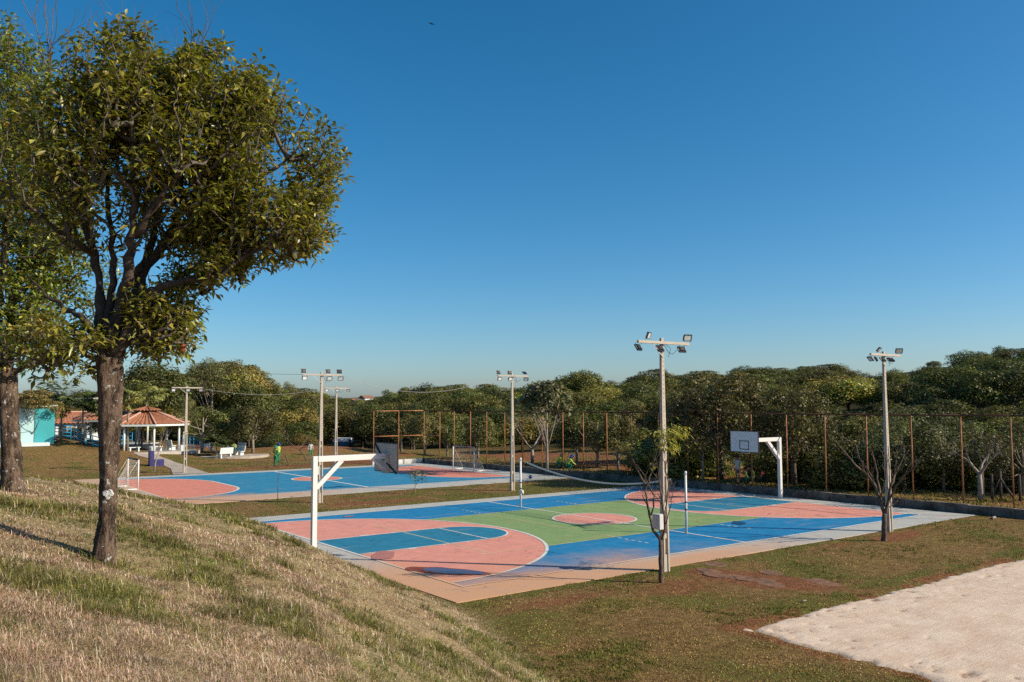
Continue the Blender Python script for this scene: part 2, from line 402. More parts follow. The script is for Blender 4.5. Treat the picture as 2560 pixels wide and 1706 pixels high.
def ring(mb, c, r, w, a0, a1, n, z):
    pts = []
    for k in range(n+1):
        a = a0+(a1-a0)*k/n; pts.append((math.cos(a), math.sin(a)))
    for k in range(n):
        p, q = pts[k], pts[k+1]
        mb.add([(c[0]+p[0]*(r-w), c[1]+p[1]*(r-w), z), (c[0]+q[0]*(r-w), c[1]+q[1]*(r-w), z), (c[0]+q[0]*r, c[1]+q[1]*r, z), (c[0]+p[0]*r, c[1]+p[1]*r, z)],
               [(0, 1, 2, 3) if (r > 0) != (a1 < a0) else (3, 2, 1, 0)])
def rect(mb, x0, x1, y0, y1, z): mb.poly([(x0, y0, z), (x1, y0, z), (x1, y1, z), (x0, y1, z)])
court = empty('sports_court', (0, 0, 0)); tag(court, kind='structure', label='painted sports court with basketball and volleyball markings')
mb = MB(); mb.prism([(-14.05, -10.05), (14.9, -10.05), (14.62, -4), (14.1, 9.75), (-14.05, 10.1)], -.32, 0); mb.build('concrete_slab', m_apron, court)
A_, B_ = 12.9, 8.58
mb = MB(); rect(mb, -A_, A_, -B_, B_, L_); mb.build('blue_field', m_blue, court)
mb = MB(); rect(mb, -9, 9, -4.5, 4.5, 2*L_); mb.build('green_field', m_green, court)
RD = 7.85
for sgn, nm in ((-1, 'pink_half_circle'), (1, 'pink_half_circle')):
    n = 64; pts = [(sgn*A_-sgn*RD*math.sin(math.pi*k/n), RD*math.cos(math.pi*k/n)*(1 if sgn < 0 else -1), 3*L_) for k in range(n+1)]
    mb = MB(); mb.poly(pts[::-1]); mb.build(nm, m_pink, court)
    n = 32; s = sgn
    pts = [(s*A_, 1.83, 4*L_), (s*7.24, 1.83, 4*L_)]+[(s*7.24-s*1.83*math.sin(math.pi*k/n), 1.83*math.cos(math.pi*k/n), 4*L_) for k in range(1, n)]+[(s*7.24, -1.83, 4*L_), (s*A_, -1.83, 4*L_)]
    mb = MB(); mb.poly(pts if s > 0 else pts[::-1]); mb.build('key_area', m_dblue, court)
mb = MB(); mb.disc((0, 0, 3*L_), 1.9, n=64); mb.build('pink_centre_circle', m_pink, court)
zl = 6*L_; W = .055
mb = MB()
for y in (-B_, B_-2*W): rect(mb, -A_, A_, y, y+2*W, zl)
for x in (-A_, A_-2*W): rect(mb, x, x+2*W, -B_+2*W, B_-2*W, zl)
mb.build('boundary_line', m_white, court)
mb = MB(); rect(mb, -W, W, -B_+2*W, B_-2*W, zl); mb.build('half_way_line', m_white, court)
mb = MB(); ring(mb, (0, 0), 1.95, .11, 0, 2*math.pi, 72, zl+L_); mb.build('centre_circle_line', m_white, court)
for s in (-1, 1):
    mb = MB(); c0 = (s*A_, 0); a0 = -math.pi/2 if s < 0 else math.pi/2
    ring(mb, c0, RD+.06, .12, a0+.014, a0+math.pi-.014, 80, zl+L_); mb.build('three_point_line', m_white, court)
    mb = MB(); xa, xb = sorted((s*(A_-2*W), s*7.24))
    rect(mb, xa, xb, 1.80, 1.88, zl+L_); rect(mb, xa, xb, -1.88, -1.80, zl+L_); rect(mb, s*7.24-.04, s*7.24+.04, -1.80, 1.80, zl+L_)
    ring(mb, (s*7.24, 0), 1.88, .08, math.pi/2 if s > 0 else -math.pi/2, (math.pi/2 if s > 0 else -math.pi/2)+math.pi, 40, zl+2*L_)
    mb.build('key_line', m_white, court)
    for q in (-1, 1):
        for xt, wt in ((10.68, .38), (9.33, .10), (8.28, .10)):
            mb = MB(); y0, y1 = sorted((q*1.88, q*2.02)); rect(mb, s*xt-wt/2, s*xt+wt/2, y0, y1, zl); mb.build('key_block_mark', m_white, court)
        mb = MB(); rect(mb, s*9.3-.08, s*9.3+.08, q*4.47-.03, q*4.47+.03, zl); mb.build('service_mark', m_white, court)
for s in (-1, 1):
    for q in (-1, 1):
        for k in range(5):
            mb = MB(); yc = q*(4.85+.36*k); rect(mb, s*3.05-.04, s*3.05+.04, yc-.09, yc+.09, zl); mb.build('attack_line_dash', m_white, court)
mb = MB()
for y in (-4.5, 4.5): rect(mb, -9, 9, y-.03, y+.03, zl-L_)
for x in (-9, 9, -3, 3): rect(mb, x-.03, x+.03, -4.47, 4.47, zl-L_)
mb.build('volleyball_line', m_yel, court)
# puddle and damp stains
def blob_sheet(cx, cy, rx, ry, rot, z, seed, n=40, j=.28):
    mb = MB(); pts = []
    for k in range(n):
        a = 2*math.pi*k/n; r = 1+j*(fbm(np.array([math.cos(a)*1.6+seed]), np.array([math.sin(a)*1.6+seed*2.3]), 4)[0]-.5)*2
        u, v = rx*r*math.cos(a), ry*r*math.sin(a); pts.append((cx+u*math.cos(rot)-v*math.sin(rot), cy+u*math.sin(rot)+v*math.cos(rot), z))
    mb.poly(pts); return mb
m_wet = plain('wet_pink_paint', (.27, .075, .045), .7, .5, 1.5, spec=.15); m_damp = plain('damp_pink_paint', (.46, .175, .13), .5, .25, 2)
m_dampb = plain('damp_blue_paint', (.012, .07, .17), .45, .2, 2)
m_water, nt, bs = new_mat('puddle_water'); bs.inputs['Base Color'].default_value = (.09, .025, .03, 1); bs.inputs['Roughness'].default_value = .02; bs.inputs['IOR'].default_value = 1.33
blob_sheet(-11.95, -6.3, 1.45, .50, -1.02, zl+4*L_, 3).build('damp_stain', m_wet, court)
blob_sheet(-11.85, -6.45, 1.05, .36, -1.02, zl+5*L_, 5, j=.4).build('puddle', m_water, court)
blob_sheet(-12.25, -2.55, .85, .42, .9, zl+4*L_, 8).build('damp_stain', m_damp, court)
blob_sheet(3.96, -5.04, .55, .28, .9, zl+4*L_, 9).build('damp_stain', m_dampb, court)
blob_sheet(-8.6, 7.6, .3, .15, .3, zl+4*L_, 10).build('damp_stain', m_damp, court)

court2 = empty('futsal_court', (0, 0, 0)); tag(court2, kind='structure', label='blue futsal court with red goal areas beyond the grass strip')
mb = MB(); mb.prism([(-15.3, 17.45), (13.75, 16.95), (12.9, 36.75), (-15.2, 37.6)], -.32, 0); mb.build('concrete_slab', m_apron, court2)
def c2(u, v):      # unit square to the slightly skewed pad
    nl, nr, fr, fl = (-13.4, 20.0), (10.75, 19.45), (10.75, 35.2), (-13.4, 36.2)
    return tuple((1-u)*(1-v)*nl[i]+u*(1-v)*nr[i]+u*v*fr[i]+(1-u)*v*fl[i] for i in (0, 1))
def c2m(x, y, z): return (*c2(x/24.15, y/16.0), z)
mb = MB(); mb.poly([c2m(0, 0, L_), c2m(24.15, 0, L_), c2m(24.15, 16, L_), c2m(0, 16, L_)]); mb.build('blue_field', m_blue2, court2)
for s, rr in ((0, 5.6), (1, 5.0)):
    st = 1.9; n = 24; pts = [(rr*math.sin(math.pi/2*k/n), 8+st+rr*math.cos(math.pi/2*k/n)) for k in range(n+1)]+[(rr*math.cos(math.pi/2*k/n), 8-st-rr*math.sin(math.pi/2*k/n)) for k in range(n+1)]
    f = (lambda x: x) if s == 0 else (lambda x: 24.15-x)
    q = [c2m(f(a), b, 2*L_) for a, b in pts]; mb = MB(); mb.poly(q[::-1] if s == 0 else q)
    if s == 0: mb.f[-1] = mb.f[-1][::-1]
    mb.build('red_goal_area', m_red2, court2)
    mb = MB()
    for k in range(len(pts)-1):
        (a, b), (c, d) = pts[k], pts[k+1]
        cy = 8+st if k < n else 8-st
        def out(x, y, e): 
            L = math.hypot(x, y-(8+st if y > 8 else 8-st)) or 1; yy = (8+st if y > 8 else 8-st); return (x*(1+e/L), yy+(y-yy)*(1+e/L))
        p1, p2, p3, p4 = out(a, b, -.07), out(c, d, -.07), out(c, d, .07), out(a, b, .07)
        mb.poly([c2m(f(max(p[0], 0)), p[1], 4*L_) for p in (p1, p2, p3, p4)])
    mb.build('goal_area_line', m_white, court2)
cc = c2m(12.1, 8, 2*L_); mb = MB(); mb.disc(cc, 1.7, n=56); mb.build('red_centre_circle', m_red2, court2)
mb = MB(); ring(mb, cc, 1.78, .12, 0, 2*math.pi, 64, 5*L_); mb.build('centre_circle_line', m_white, court2)
mb = MB(); mb.poly([c2m(12.0, 0, 4*L_), c2m(12.2, 0, 4*L_), c2m(12.2, 16, 4*L_), c2m(12.0, 16, 4*L_)][::1]); mb.build('half_way_line', m_white, court2)
mb = MB()
for x0, x1, y0, y1 in ((0, 24.15, 0, .14), (0, 24.15, 15.86, 16), (0, .13, .14, 15.86), (24.02, 24.15, .14, 15.86)):
    mb.poly([c2m(x0, y0, 5*L_), c2m(x1, y0, 5*L_), c2m(x1, y1, 5*L_), c2m(x0, y1, 5*L_)])
mb.build('boundary_line', m_white, court2)

# ------------------------------------------------------------------ sand pitch
sx = np.arange(-11.6, 27, .09); sy = np.arange(-26.5, -15.2, .09)
SX, SY = np.meshgrid(sx, sy, indexing='ij')
sm = sand_mask(SX, SY)
base = -.015-.10+.105*sstep(.05, .9, sm)
rel = .03*(fbm(SX*.5, SY*.5, 3)-.5)+.008*(fbm(SX*3.2+9, SY*3.2, 4)-.5)
edgeb = sstep(.98, .6, sstep(-.2, 2.2, np.minimum(SX+10.3, -16.15-SY)))
rel = rel+edgeb*.008*(fbm(SX*5, SY*5, 3)-.5)
SZ = base+rel*sm
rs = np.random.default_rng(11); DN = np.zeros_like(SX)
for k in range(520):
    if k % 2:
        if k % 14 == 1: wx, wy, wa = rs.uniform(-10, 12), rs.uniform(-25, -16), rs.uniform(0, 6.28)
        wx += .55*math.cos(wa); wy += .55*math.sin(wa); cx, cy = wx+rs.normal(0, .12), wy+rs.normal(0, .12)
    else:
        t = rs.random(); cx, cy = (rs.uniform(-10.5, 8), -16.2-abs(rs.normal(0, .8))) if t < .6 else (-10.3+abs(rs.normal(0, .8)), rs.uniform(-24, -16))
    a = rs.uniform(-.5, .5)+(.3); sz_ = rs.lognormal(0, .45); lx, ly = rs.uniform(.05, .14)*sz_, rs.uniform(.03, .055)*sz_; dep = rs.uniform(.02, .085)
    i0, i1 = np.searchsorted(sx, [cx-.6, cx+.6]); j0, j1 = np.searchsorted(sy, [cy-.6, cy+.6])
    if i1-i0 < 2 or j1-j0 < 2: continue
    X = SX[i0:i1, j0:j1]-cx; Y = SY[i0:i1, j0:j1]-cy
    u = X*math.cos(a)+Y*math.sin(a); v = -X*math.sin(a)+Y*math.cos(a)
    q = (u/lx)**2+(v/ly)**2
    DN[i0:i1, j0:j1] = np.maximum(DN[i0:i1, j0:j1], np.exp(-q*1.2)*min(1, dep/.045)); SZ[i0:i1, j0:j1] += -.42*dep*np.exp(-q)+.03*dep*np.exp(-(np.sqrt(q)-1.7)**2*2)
n1_, n2_ = SX.shape; jj = (np.arange(n1_-1)[:, None]*n2_+np.arange(n2_-1)[None, :]).ravel()
m_sand, nt, bs = new_mat('pale_sand'); P = posco(nt); n1 = noise(nt, P, 1.2, 6, .65); n2 = noise(nt, P, 25, 4, .7); n3 = noise(nt, P, 120, 2)
c = mixc(nt, mrange(nt, n1, .3, .7), (.57, .425, .315), (.68, .54, .425)); c = mixc(nt, mrange(nt, n2, .5, .8, 0, .6), c, (.40, .27, .19))
mp = nt.nodes.new('ShaderNodeMapping'); nt.links.new(P, mp.inputs[0]); mp.inputs['Scale'].default_value = (.55, 1.5, 1); mp.inputs['Rotation'].default_value = (0, 0, -.35)
c = mixc(nt, mrange(nt, noise(nt, mp.outputs[0], 5.5, 6, .72), .62, .70, 0, .8), c, (.26, .15, .09))
c = mixc(nt, mrange(nt, noise(nt, mp.outputs[0], .8, 4, .6), .5, .7, 0, .5), c, (.52, .36, .25))
vc = nt.nodes.new('ShaderNodeVertexColor'); vc.layer_name = 'Col'; c = mixc(nt, mth(nt, 'MULTIPLY', mrange(nt, mth(nt, 'ADD', vc.outputs[0], mth(nt, 'MULTIPLY', mth(nt, 'SUBTRACT', n2, .5), .8)), .35, .9), .75), c, (.22, .125, .075))  # dents darkened in colour: damp sand plus shade painted in
nt.links.new(c, bs.inputs['Base Color']); bs.inputs['Roughness'].default_value = .95; bs.inputs['Specular IOR Level'].default_value = .1
mp2 = nt.nodes.new('ShaderNodeMapping'); nt.links.new(P, mp2.inputs[0]); mp2.inputs['Scale'].default_value = (.5, 3.2, 1); mp2.inputs['Rotation'].default_value = (0, 0, -.5)
bump(nt, mth(nt, 'ADD', mth(nt, 'MULTIPLY', n2, .4), mth(nt, 'ADD', mth(nt, 'MULTIPLY', n3, .3), noise(nt, mp2.outputs[0], 2.6, 6, .7))), .45, .05, bs)
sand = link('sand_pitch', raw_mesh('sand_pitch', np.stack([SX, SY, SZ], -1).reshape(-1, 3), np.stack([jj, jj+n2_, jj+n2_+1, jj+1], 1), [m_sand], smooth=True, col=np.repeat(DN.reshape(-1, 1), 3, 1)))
tag(sand, kind='structure', label='pale trampled sand pitch')

# old paving strip between the pole and the sand, broken and half buried in soil
m_oldslab = plain('soil_covered_paving', (.27, .125, .065), .95, .5, 3.0, .8, c2=(.07, .05, .036), fine=22)
pav = empty('old_paved_strip', (0, 0, 0)); tag(pav, kind='structure', label='old paving strip covered with red soil')
q0, q1, q2, q3 = at(1690, 1428), at(1800, 1402), at(2120, 1452), at(2005, 1484)
rp = np.random.default_rng(19)
for k in range(9):
    for i in range(2):
        def bl(u, v): return (q0*(1-u)+q1*u)*(1-v)+(q3*(1-u)+q2*u)*v
        if rp.random() < .52: continue
        c = bl(.27+.46*i+rp.normal(0, .05), (k+.5)/9+rp.normal(0, .01)); n = int(rp.integers(7, 11)); pts = []
        for j in range(n):
            a = 2*math.pi*j/n; r = rp.uniform(.75, 1.15); e = Vector((math.cos(a)*.36*r, math.sin(a)*.46*r, 0)); pts.append((c.x+e.x, c.y+e.y))
        zt = rp.uniform(-.012, .004); m2 = MB(); m2.prism(pts, -.12, zt); o = m2.build('paving_slab', m_oldslab, pav, bevel=.01)

# ------------------------------------------------------------------ shared object materials
m_conc = plain('pole_concrete', (.47, .40, .33), .85, .25, 2.5, .25, spec=.15)
m_hole = plain('dark_hole', (.03, .025, .022), .9)
m_wht = plain('white_gloss_paint', (.66, .63, .60), .42, .07, 1.5, spec=.4, fine=12)
m_board = plain('white_board_paint', (.66, .65, .65), .5, .06, 2.0, fine=8)
m_black = plain('black_paint', (.02, .02, .022), .5, .2)
m_dgrey = plain('dark_grey_metal', (.035, .038, .045), .45, .2, metal=.2)
m_glass = plain('lamp_glass', (.62, .62, .60), .18, .1, spec=.6)
m_steel = plain('bracket_steel', (.42, .42, .42), .5, .2, metal=.4)
m_rust = plain('rusty_orange_pipe', (.45, .20, .078), .75, .45, 3.0, .2, c2=(.20, .07, .03))
m_rustd = plain('dark_rusty_rail', (.13, .055, .03), .8, .45, 2.0)
m_net = plain('black_net_cord', (.03, .032, .035), .9); m_netw = plain('white_net_cord', (.62, .60, .55), .9)
m_wire = plain('cable', (.12, .12, .13), .7); m_wireb = plain('pale_cable', (.45, .45, .44), .7)
m_boxg = plain('meter_box_enamel', (.55, .54, .52), .5, .12, 3)
m_blueball = plain('blue_ball', (.015, .06, .17), .5)

# ------------------------------------------------------------------ floodlight poles
def floodlight(parent, x, y, z, face, tilt, s=1.0, yaw=0.0):
    """face=+1 lit towards +Y, -1 towards -Y"""
    m = Matrix.Rotation(yaw, 3, 'Z')@Matrix.Rotation(0 if face > 0 else math.pi, 3, 'Z')@Matrix.Rotation(-tilt, 3, 'X')
    c = Vector((x, y, z))
    def B(mb, p, d): mb.box(c+m@Vector(p)*s, tuple(q*s for q in d), mat=m)
    mb = MB(); B(mb, (0, -.02, 0), (.36, .05, .27)); B(mb, (0, -.06, 0), (.16, .04, .14))
    for fx in np.linspace(-.14, .14, 7): B(mb, (fx, -.055, .0), (.012, .03, .23))
    cas = mb.build('floodlight', m_dgrey, parent)
    mb = MB()
    for p, d in (((0, .012, .122), (.36, .02, .026)), ((0, .012, -.122), (.36, .02, .026)), ((-.167, .012, 0), (.026, .02, .218)), ((.167, .012, 0), (.026, .02, .218))): B(mb, p, d)
    mb.build('rim', m_dgrey, cas)
    mb = MB(); B(mb, (0, .009, 0), (.306, .008, .216)); mb.build('lens', m_glass, cas)
    mb = MB()
    for sx_ in (-.19, .19): B(mb, (sx_, -.03, 0), (.012, .03, .16))
    B(mb, (0, -.03, 0), (.392, .014, .03))
    mb.build('bracket', m_steel, cas)
def make_pole(px, py, top_h, label, lamps, arm_w=2.3, arm_off=0.0, box=None, w0=.27, d0=.18, group='concrete floodlight poles around the courts'):
    b = at(px, py, -.04); root = empty('floodlight_pole', b); tag(root, label, 'light pole', group)
    h = top_h; w1, d1 = w0*.42, d0*.48
    def W(z): t = z/h; return w0+(w1-w0)*t
    def D(z): t = z/h; return d0+(d1-d0)*t
    mb = MB(); fl = .062; zs = h*.47                       # two flanges with open slots below, solid above
    # flanges run along X at both ends, web thinner
    def seg(z0, z1, c0, c1, s0, s1): mb.frust((c0[0], c0[1], z0), s0, (c1[0], c1[1], z1), s1)
    for s in (-1, 1):
        seg(-.3, zs, (s*(W(0)/2-fl/2), 0), (s*(W(zs)/2-fl/2), 0), (fl, D(0)), (fl, D(zs)))
    zz = .0
    for z0, z1 in ((-.3, .55), (1.05, 1.2), (2.05, 2.18), (3.0, 3.12)):
        if z1 < zs: seg(z0, z1, (0, 0), (0, 0), (W(z0 if z0 > 0 else 0)-2*fl+.004, D(0)*.62), (W(z1)-2*fl+.004, D(z1)*.62))
    mb.build('shaft', m_conc, root)
    mb = MB(); mb.frust((0, 0, zs), (W(zs), D(zs)), (0, 0, h), (w1, d1)); mb.build('upper_shaft', m_conc, root, bevel=.012)
    mb = MB()
    for k in range(26):
        z = zs+.12+k*(h-zs-.3)/25
        mb.box((0, -D(z)/2-.0005, z), (.022, .004, .030)); mb.box((-W(z)/2-.0005, 0, z+.05), (.004, .018, .026))
    tag(mb.build('bolt_hole_row', m_hole, root), kind='stuff')
    za = h-.16; ya = -(d1/2+.055)
    mb = MB(); mb.box((arm_off, ya, za), (arm_w, .08, .09)); mb.build('cross_arm', m_conc, root, bevel=.008)
    mb = MB(); mb.beam((-arm_w*.22, ya-.01, za-.06), (0, -D(h-.55)/2-.012, h-.62), .03, .012, up=(0, 1, 0)); mb.build('arm_brace', m_steel, root)
    for (fx, up, face, tilt, yw) in lamps:
        z = za+(.20 if up else -.19); y = ya+(-.05 if face < 0 else .05)
        floodlight(root, arm_off+fx*arm_w/2, y, z, face, tilt, .80, yw)
        mb = MB(); sg = 1 if up else -1
        for q in (-.13, .13): mb = MB(); mb.beam((arm_off+fx*arm_w/2+q, ya, za+.03*sg), (arm_off+fx*arm_w/2+q, y, z-.1*sg), .012, .012); mb.build('lamp_stem', m_steel, root)
    if box:
        bx, by, bz, sw, sd, sh = box
        mb = MB(); mb.box((bx, by, bz), (sw, sd, sh)); o = mb.build('meter_box', m_boxg, root, bevel=.012)
        mb = MB(); mb.box((bx-sw/2-.004, by, bz), (.008, sd-.04, sh-.05)); mb.build('door', m_boxg, o)
        mb = MB(); mb.tube([(bx, by, bz-sh/2), (bx+.05, by, bz-sh/2-.12), (bx+.12, by+.02, bz-sh/2-.1), (bx+.13, by+.02, bz-sh/2+.02)], .014, 5); mb.build('conduit', m_black, o)
    mb = MB(); mb.tube([(w1*.5+.01, ya+.05, za-.05), (w1*.5+.15, ya, za-.3), (w1*.5+.3, ya-.03, za-.36), (w1*.5+.55, ya-.02, za-.2)], .009, 4)
    mb.tube([(w1*.5+.01, ya+.05, za), (w1*.5+.2, ya-.06, za-.18), (w1*.5+.1, ya-.04, za-.45)], .008, 4); mb.build('loose_cable', m_black, root)
    return root
PA = make_pole(1663, 1430, 7.42, 'tall concrete floodlight pole with a meter box behind the young tree near the court edge',
    [(-.62, 1, -1, .35, .5), (.92, 1, -1, .35, -.35), (-.95, 0, 1, .55, .3), (-.12, 0, 1, .6, .1), (.75, 0, 1, .6, -.15)], 2.35, 0, (-.29, -.03, 1.6, .24, .32, .47))
PB = make_pole(2224, 1331, 7.44, 'tall concrete floodlight pole standing behind the leafless tree at the far end of the lawn',
    [(-.5, 1, -1, .7, .3), (.85, 1, -1, .45, -.7), (-.95, 0, 1, .7, 1.1), (-.6, 0, 1, .5, .6), (.4, 0, 1, .9, -.3), (-.15, 0, 1, .7, 0)], 2.3)
PC = make_pole(1281, 1228, 7.15, 'concrete floodlight pole on the grass strip beyond the volleyball post',
    [(-.93, 1, 1, .35, .2), (-.2, 1, 1, .35, -.15), (.8, 1, 1, .9, .2), (-.9, 0, -1, .3, .1), (-.2, 0, -1, .3, .1), (.85, 0, -1, .35, -.5)], 2.3)
PD = make_pole(800, 1258, 7.06, 'concrete floodlight pole with six lamps rising behind the white hoop post',
    [(-.93, 1, 1, .15, .1), (.3, 1, 1, .15, .1), (.88, 1, 1, .15, -.1), (-.9, 0, -1, .2, .1), (.35, 0, -1, .25, -.15), (.92, 0, -1, .25, -.35)], 2.3, 0, (-.29, -.03, 1.75, .24, .32, .45))
PE = make_pole(839, 1167, 6.8, 'slender pale floodlight pole with three lamps on the far side of the blue futsal court',
    [(-.85, 0, -1, .2, .2), (.0, 0, -1, .25, -.1), (.9, 0, -1, .3, -.4)], 2.3)
PF = make_pole(462, 1184, 6.76, 'pale floodlight pole with a small box beside the path to the tiled kiosk',
    [(-.9, 0, -1, .3, .1), (.05, 0, -1, .3, -.15), (.9, 0, -1, .35, -.35)], 2.3, 0, (-.29, -.03, 1.95, .24, .30, .48))
def cable(a, b, sag, name, mat, label, r=.012):
    a, b = Vector(a), Vector(b); pts = []
    for k in range(25):
        t = k/24; p = a.lerp(b, t); p.z -= sag*4*t*(1-t); pts.append(p)
    mb = MB(); mb.tube(pts, r, 4); o = mb.build(name, mat); tag(o, label, 'cable'); return o
def ptop(o, h, dx=0, dy=0): return o.location+Vector((dx, dy, h))
cable(ptop(PD, 6.9, -1.1, -.1), atd(150, 865, 72), .5, 'overhead_cable', m_wire, 'thin dark cable running from the six lamp pole towards the big tree', .008)
cable(ptop(PD, 6.9, 1.1, -.1), ptop(PC, 6.95, -1.1, -.1), .95, 'overhead_cable', m_wireb, 'slack pale cable strung between the two poles on the grass strip', .010)
cable(ptop(PF, 6.55, 1.1, -.1), ptop(PE, 6.6, -1.1, -.1), .5, 'overhead_cable', m_wireb, 'pale cable strung between the two poles beyond the futsal court', .009)

# ------------------------------------------------------------------ basketball hoops
m_bback = plain('brown_grey_board_back', (.46, .40, .35), .8, .15, 2)  # brownish grey colour for the rear of the boards
def hoop(loc, s, board_x, label):
    """s=+1: arm towards +X"""
    root = empty('basketball_hoop', loc); tag(root, label, 'basketball hoop', 'white basketball hoops at both court ends')
    mb = MB(); mb.box((0, 0, 1.68), (.18, .18, 3.36)); mb.build('post', m_wht, root, bevel=.006)
    mb = MB(); mb.box((s*(board_x/2+.05), 0, 3.255), (abs(board_x)-.12, .20, .208)); mb.build('arm', m_wht, root, bevel=.006)
    mb = MB(); mb.beam((s*.06, 0, 2.05+.15), (s*1.08, 0, 3.18), .168, .17, up=(0, 1, 0)); mb.build('brace', m_wht, root, bevel=.005)
    xb = s*board_x
    mb = MB(); mb.box((xb, 0, 3.2), (.03, 1.8, 1.08)); bd = mb.build('backboard', m_board, root)
    mb = MB()
    for y, z, dy, dz in ((0, 3.755, 1.86, .035), (0, 2.645, 1.86, .035), (-.915, 3.2, .035, 1.075), (.915, 3.2, .035, 1.075)): mb.box((xb, y, z), (.05, dy, dz))
    mb.build('frame', m_black, bd)
    mb = MB()
    for y, z, dy, dz in ((0, 3.235, .62, .045), (0, 2.80, .62, .045), (-.2875, 3.0175, .045, .39), (.2875, 3.0175, .045, .39)): mb.box((xb+s*.0185, y, z), (.004, dy, dz))
    mb.build('target_square', m_black, bd)
    mb = MB(); mb.box((xb-s*.0175, 0, 3.2), (.004, 1.795, 1.075)); mb.build('back_panel', m_bback, bd)
    mb = MB(); mb.box((xb-s*.035, 0, 3.0), (.03, .55, .82)); mb.build('mounting_plate', plain('grey_plate', (.40, .38, .37), .6, .2), bd)
    mb = MB(); mb.beam((xb-s*.05, .88, 3.73), (xb-s*.05, .12, 3.1), .05, .05); mb.beam((xb-s*.05, -.12, 3.0), (xb-s*.05, -.9, 2.62), .05, .05); mb.build('diagonal_stay', m_black, bd)
    mb = MB()
    for q in (-.06, .06): mb.beam((xb-s*.62, q, 3.15), (xb-s*.05, q*2, 2.72), .03, .03)
    mb.build('strut', m_wht, bd)
    return root
def solve_board(loc, s, px):
    best = min(np.arange(.8, 4, .02), key=lambda d: abs(pix([[loc[0]+s*d, loc[1], 3.2]])[0, 0]-px)); return float(best)
h1 = Vector((-13.55, .35, 0)); h2 = Vector((13.72, -.12, 0))
hoop(h1, 1, solve_board(h1, 1, 966), 'white steel basketball hoop seen from behind, its post rising behind the grassy bank')
hoop(h2, -1, solve_board(h2, -1, 1861), 'white steel basketball hoop with its board facing the camera, in front of the fence')

# ------------------------------------------------------------------ volleyball posts and slack net
for (yy, lab) in ((5.58, 'white volleyball post between the hoop board and the young tree'), (-5.55, 'white volleyball post next to the tall pole with the meter box')):
    r = empty('volleyball_post', (0, yy, 0)); tag(r, lab, 'net post', 'volleyball net posts')
    mb = MB(); mb.tube([(0, 0, 0), (0, 0, 2.36)], .052, 12); mb.build('tube', m_wht, r)
    mb = MB(); mb.tube([(0, 0, 2.36), (0, 0, 2.5)], [.058, .052], 12); mb.build('cap', m_wht, r)
    for z in (.95, 1.25):
        mb = MB(); mb.tube([(0, 0, z-.025), (0, 0, z+.025)], .062, 10); mb.build('clamp', m_dgrey, r)
    if yy > 0:
        mb = MB(); mb.box((.07, -.05, .8), (.1, .1, .12)); mb.sphere((.09, -.06, .72), (.05, .06, .08), 8, 6); mb.build('rope_knot', m_wht, r)
net = empty('volleyball_net', (0, 0, 0)); tag(net, 'sagging black volleyball net with a white top band across the court', 'net')
ya, yb = 5.05, -4.75
def nettop(t): return 2.28*(1-t)+2.12*t-.52*4*t*(1-t)*(.9+.2*t)
def netp(t, s): 
    y = ya+(yb-ya)*t; zt = nettop(t); hgt = .92-.12*math.sin(math.pi*t); return Vector((.10*math.sin(math.pi*t)*s, y, zt-s*hgt))
mb = MB(); NT = 98
for k in range(NT+1):
    mb.tube([netp(k/NT, .03), netp(k/NT, .5), netp(k/NT, 1)], .0042, 3, cap=False)
for j in range(1, 11):
    mb.tube([netp(k/40, j/10) for k in range(41)], .0042, 3, cap=False)
tag(mb.build('mesh_cord', m_net, net), kind='stuff')
mb = MB()
for k in range(40):
    a, b, c, d = netp(k/40, -.035), netp((k+1)/40, -.035), netp((k+1)/40, .04), netp(k/40, .04)
    mb.beam((a+d)/2, (b+c)/2, .012, .07)
mb.build('top_band', m_wht, net)
mb = MB(); mb.tube([netp(0, 0), (0, 5.58, 2.36)], .008, 4); mb.tube([netp(0, 1), (0, 5.58, 1.25)], .006, 4); mb.build('guy_rope', m_netw, net)
mb = MB(); mb.tube([netp(1, 0), (0, -5.55, 2.2)], .007, 4); mb.tube([netp(1, 1), (0, -5.55, .95)], .006, 4); mb.tube([netp(1, 0), (0, -5.55, .95)], .006, 4); mb.build('guy_rope', m_net, net)

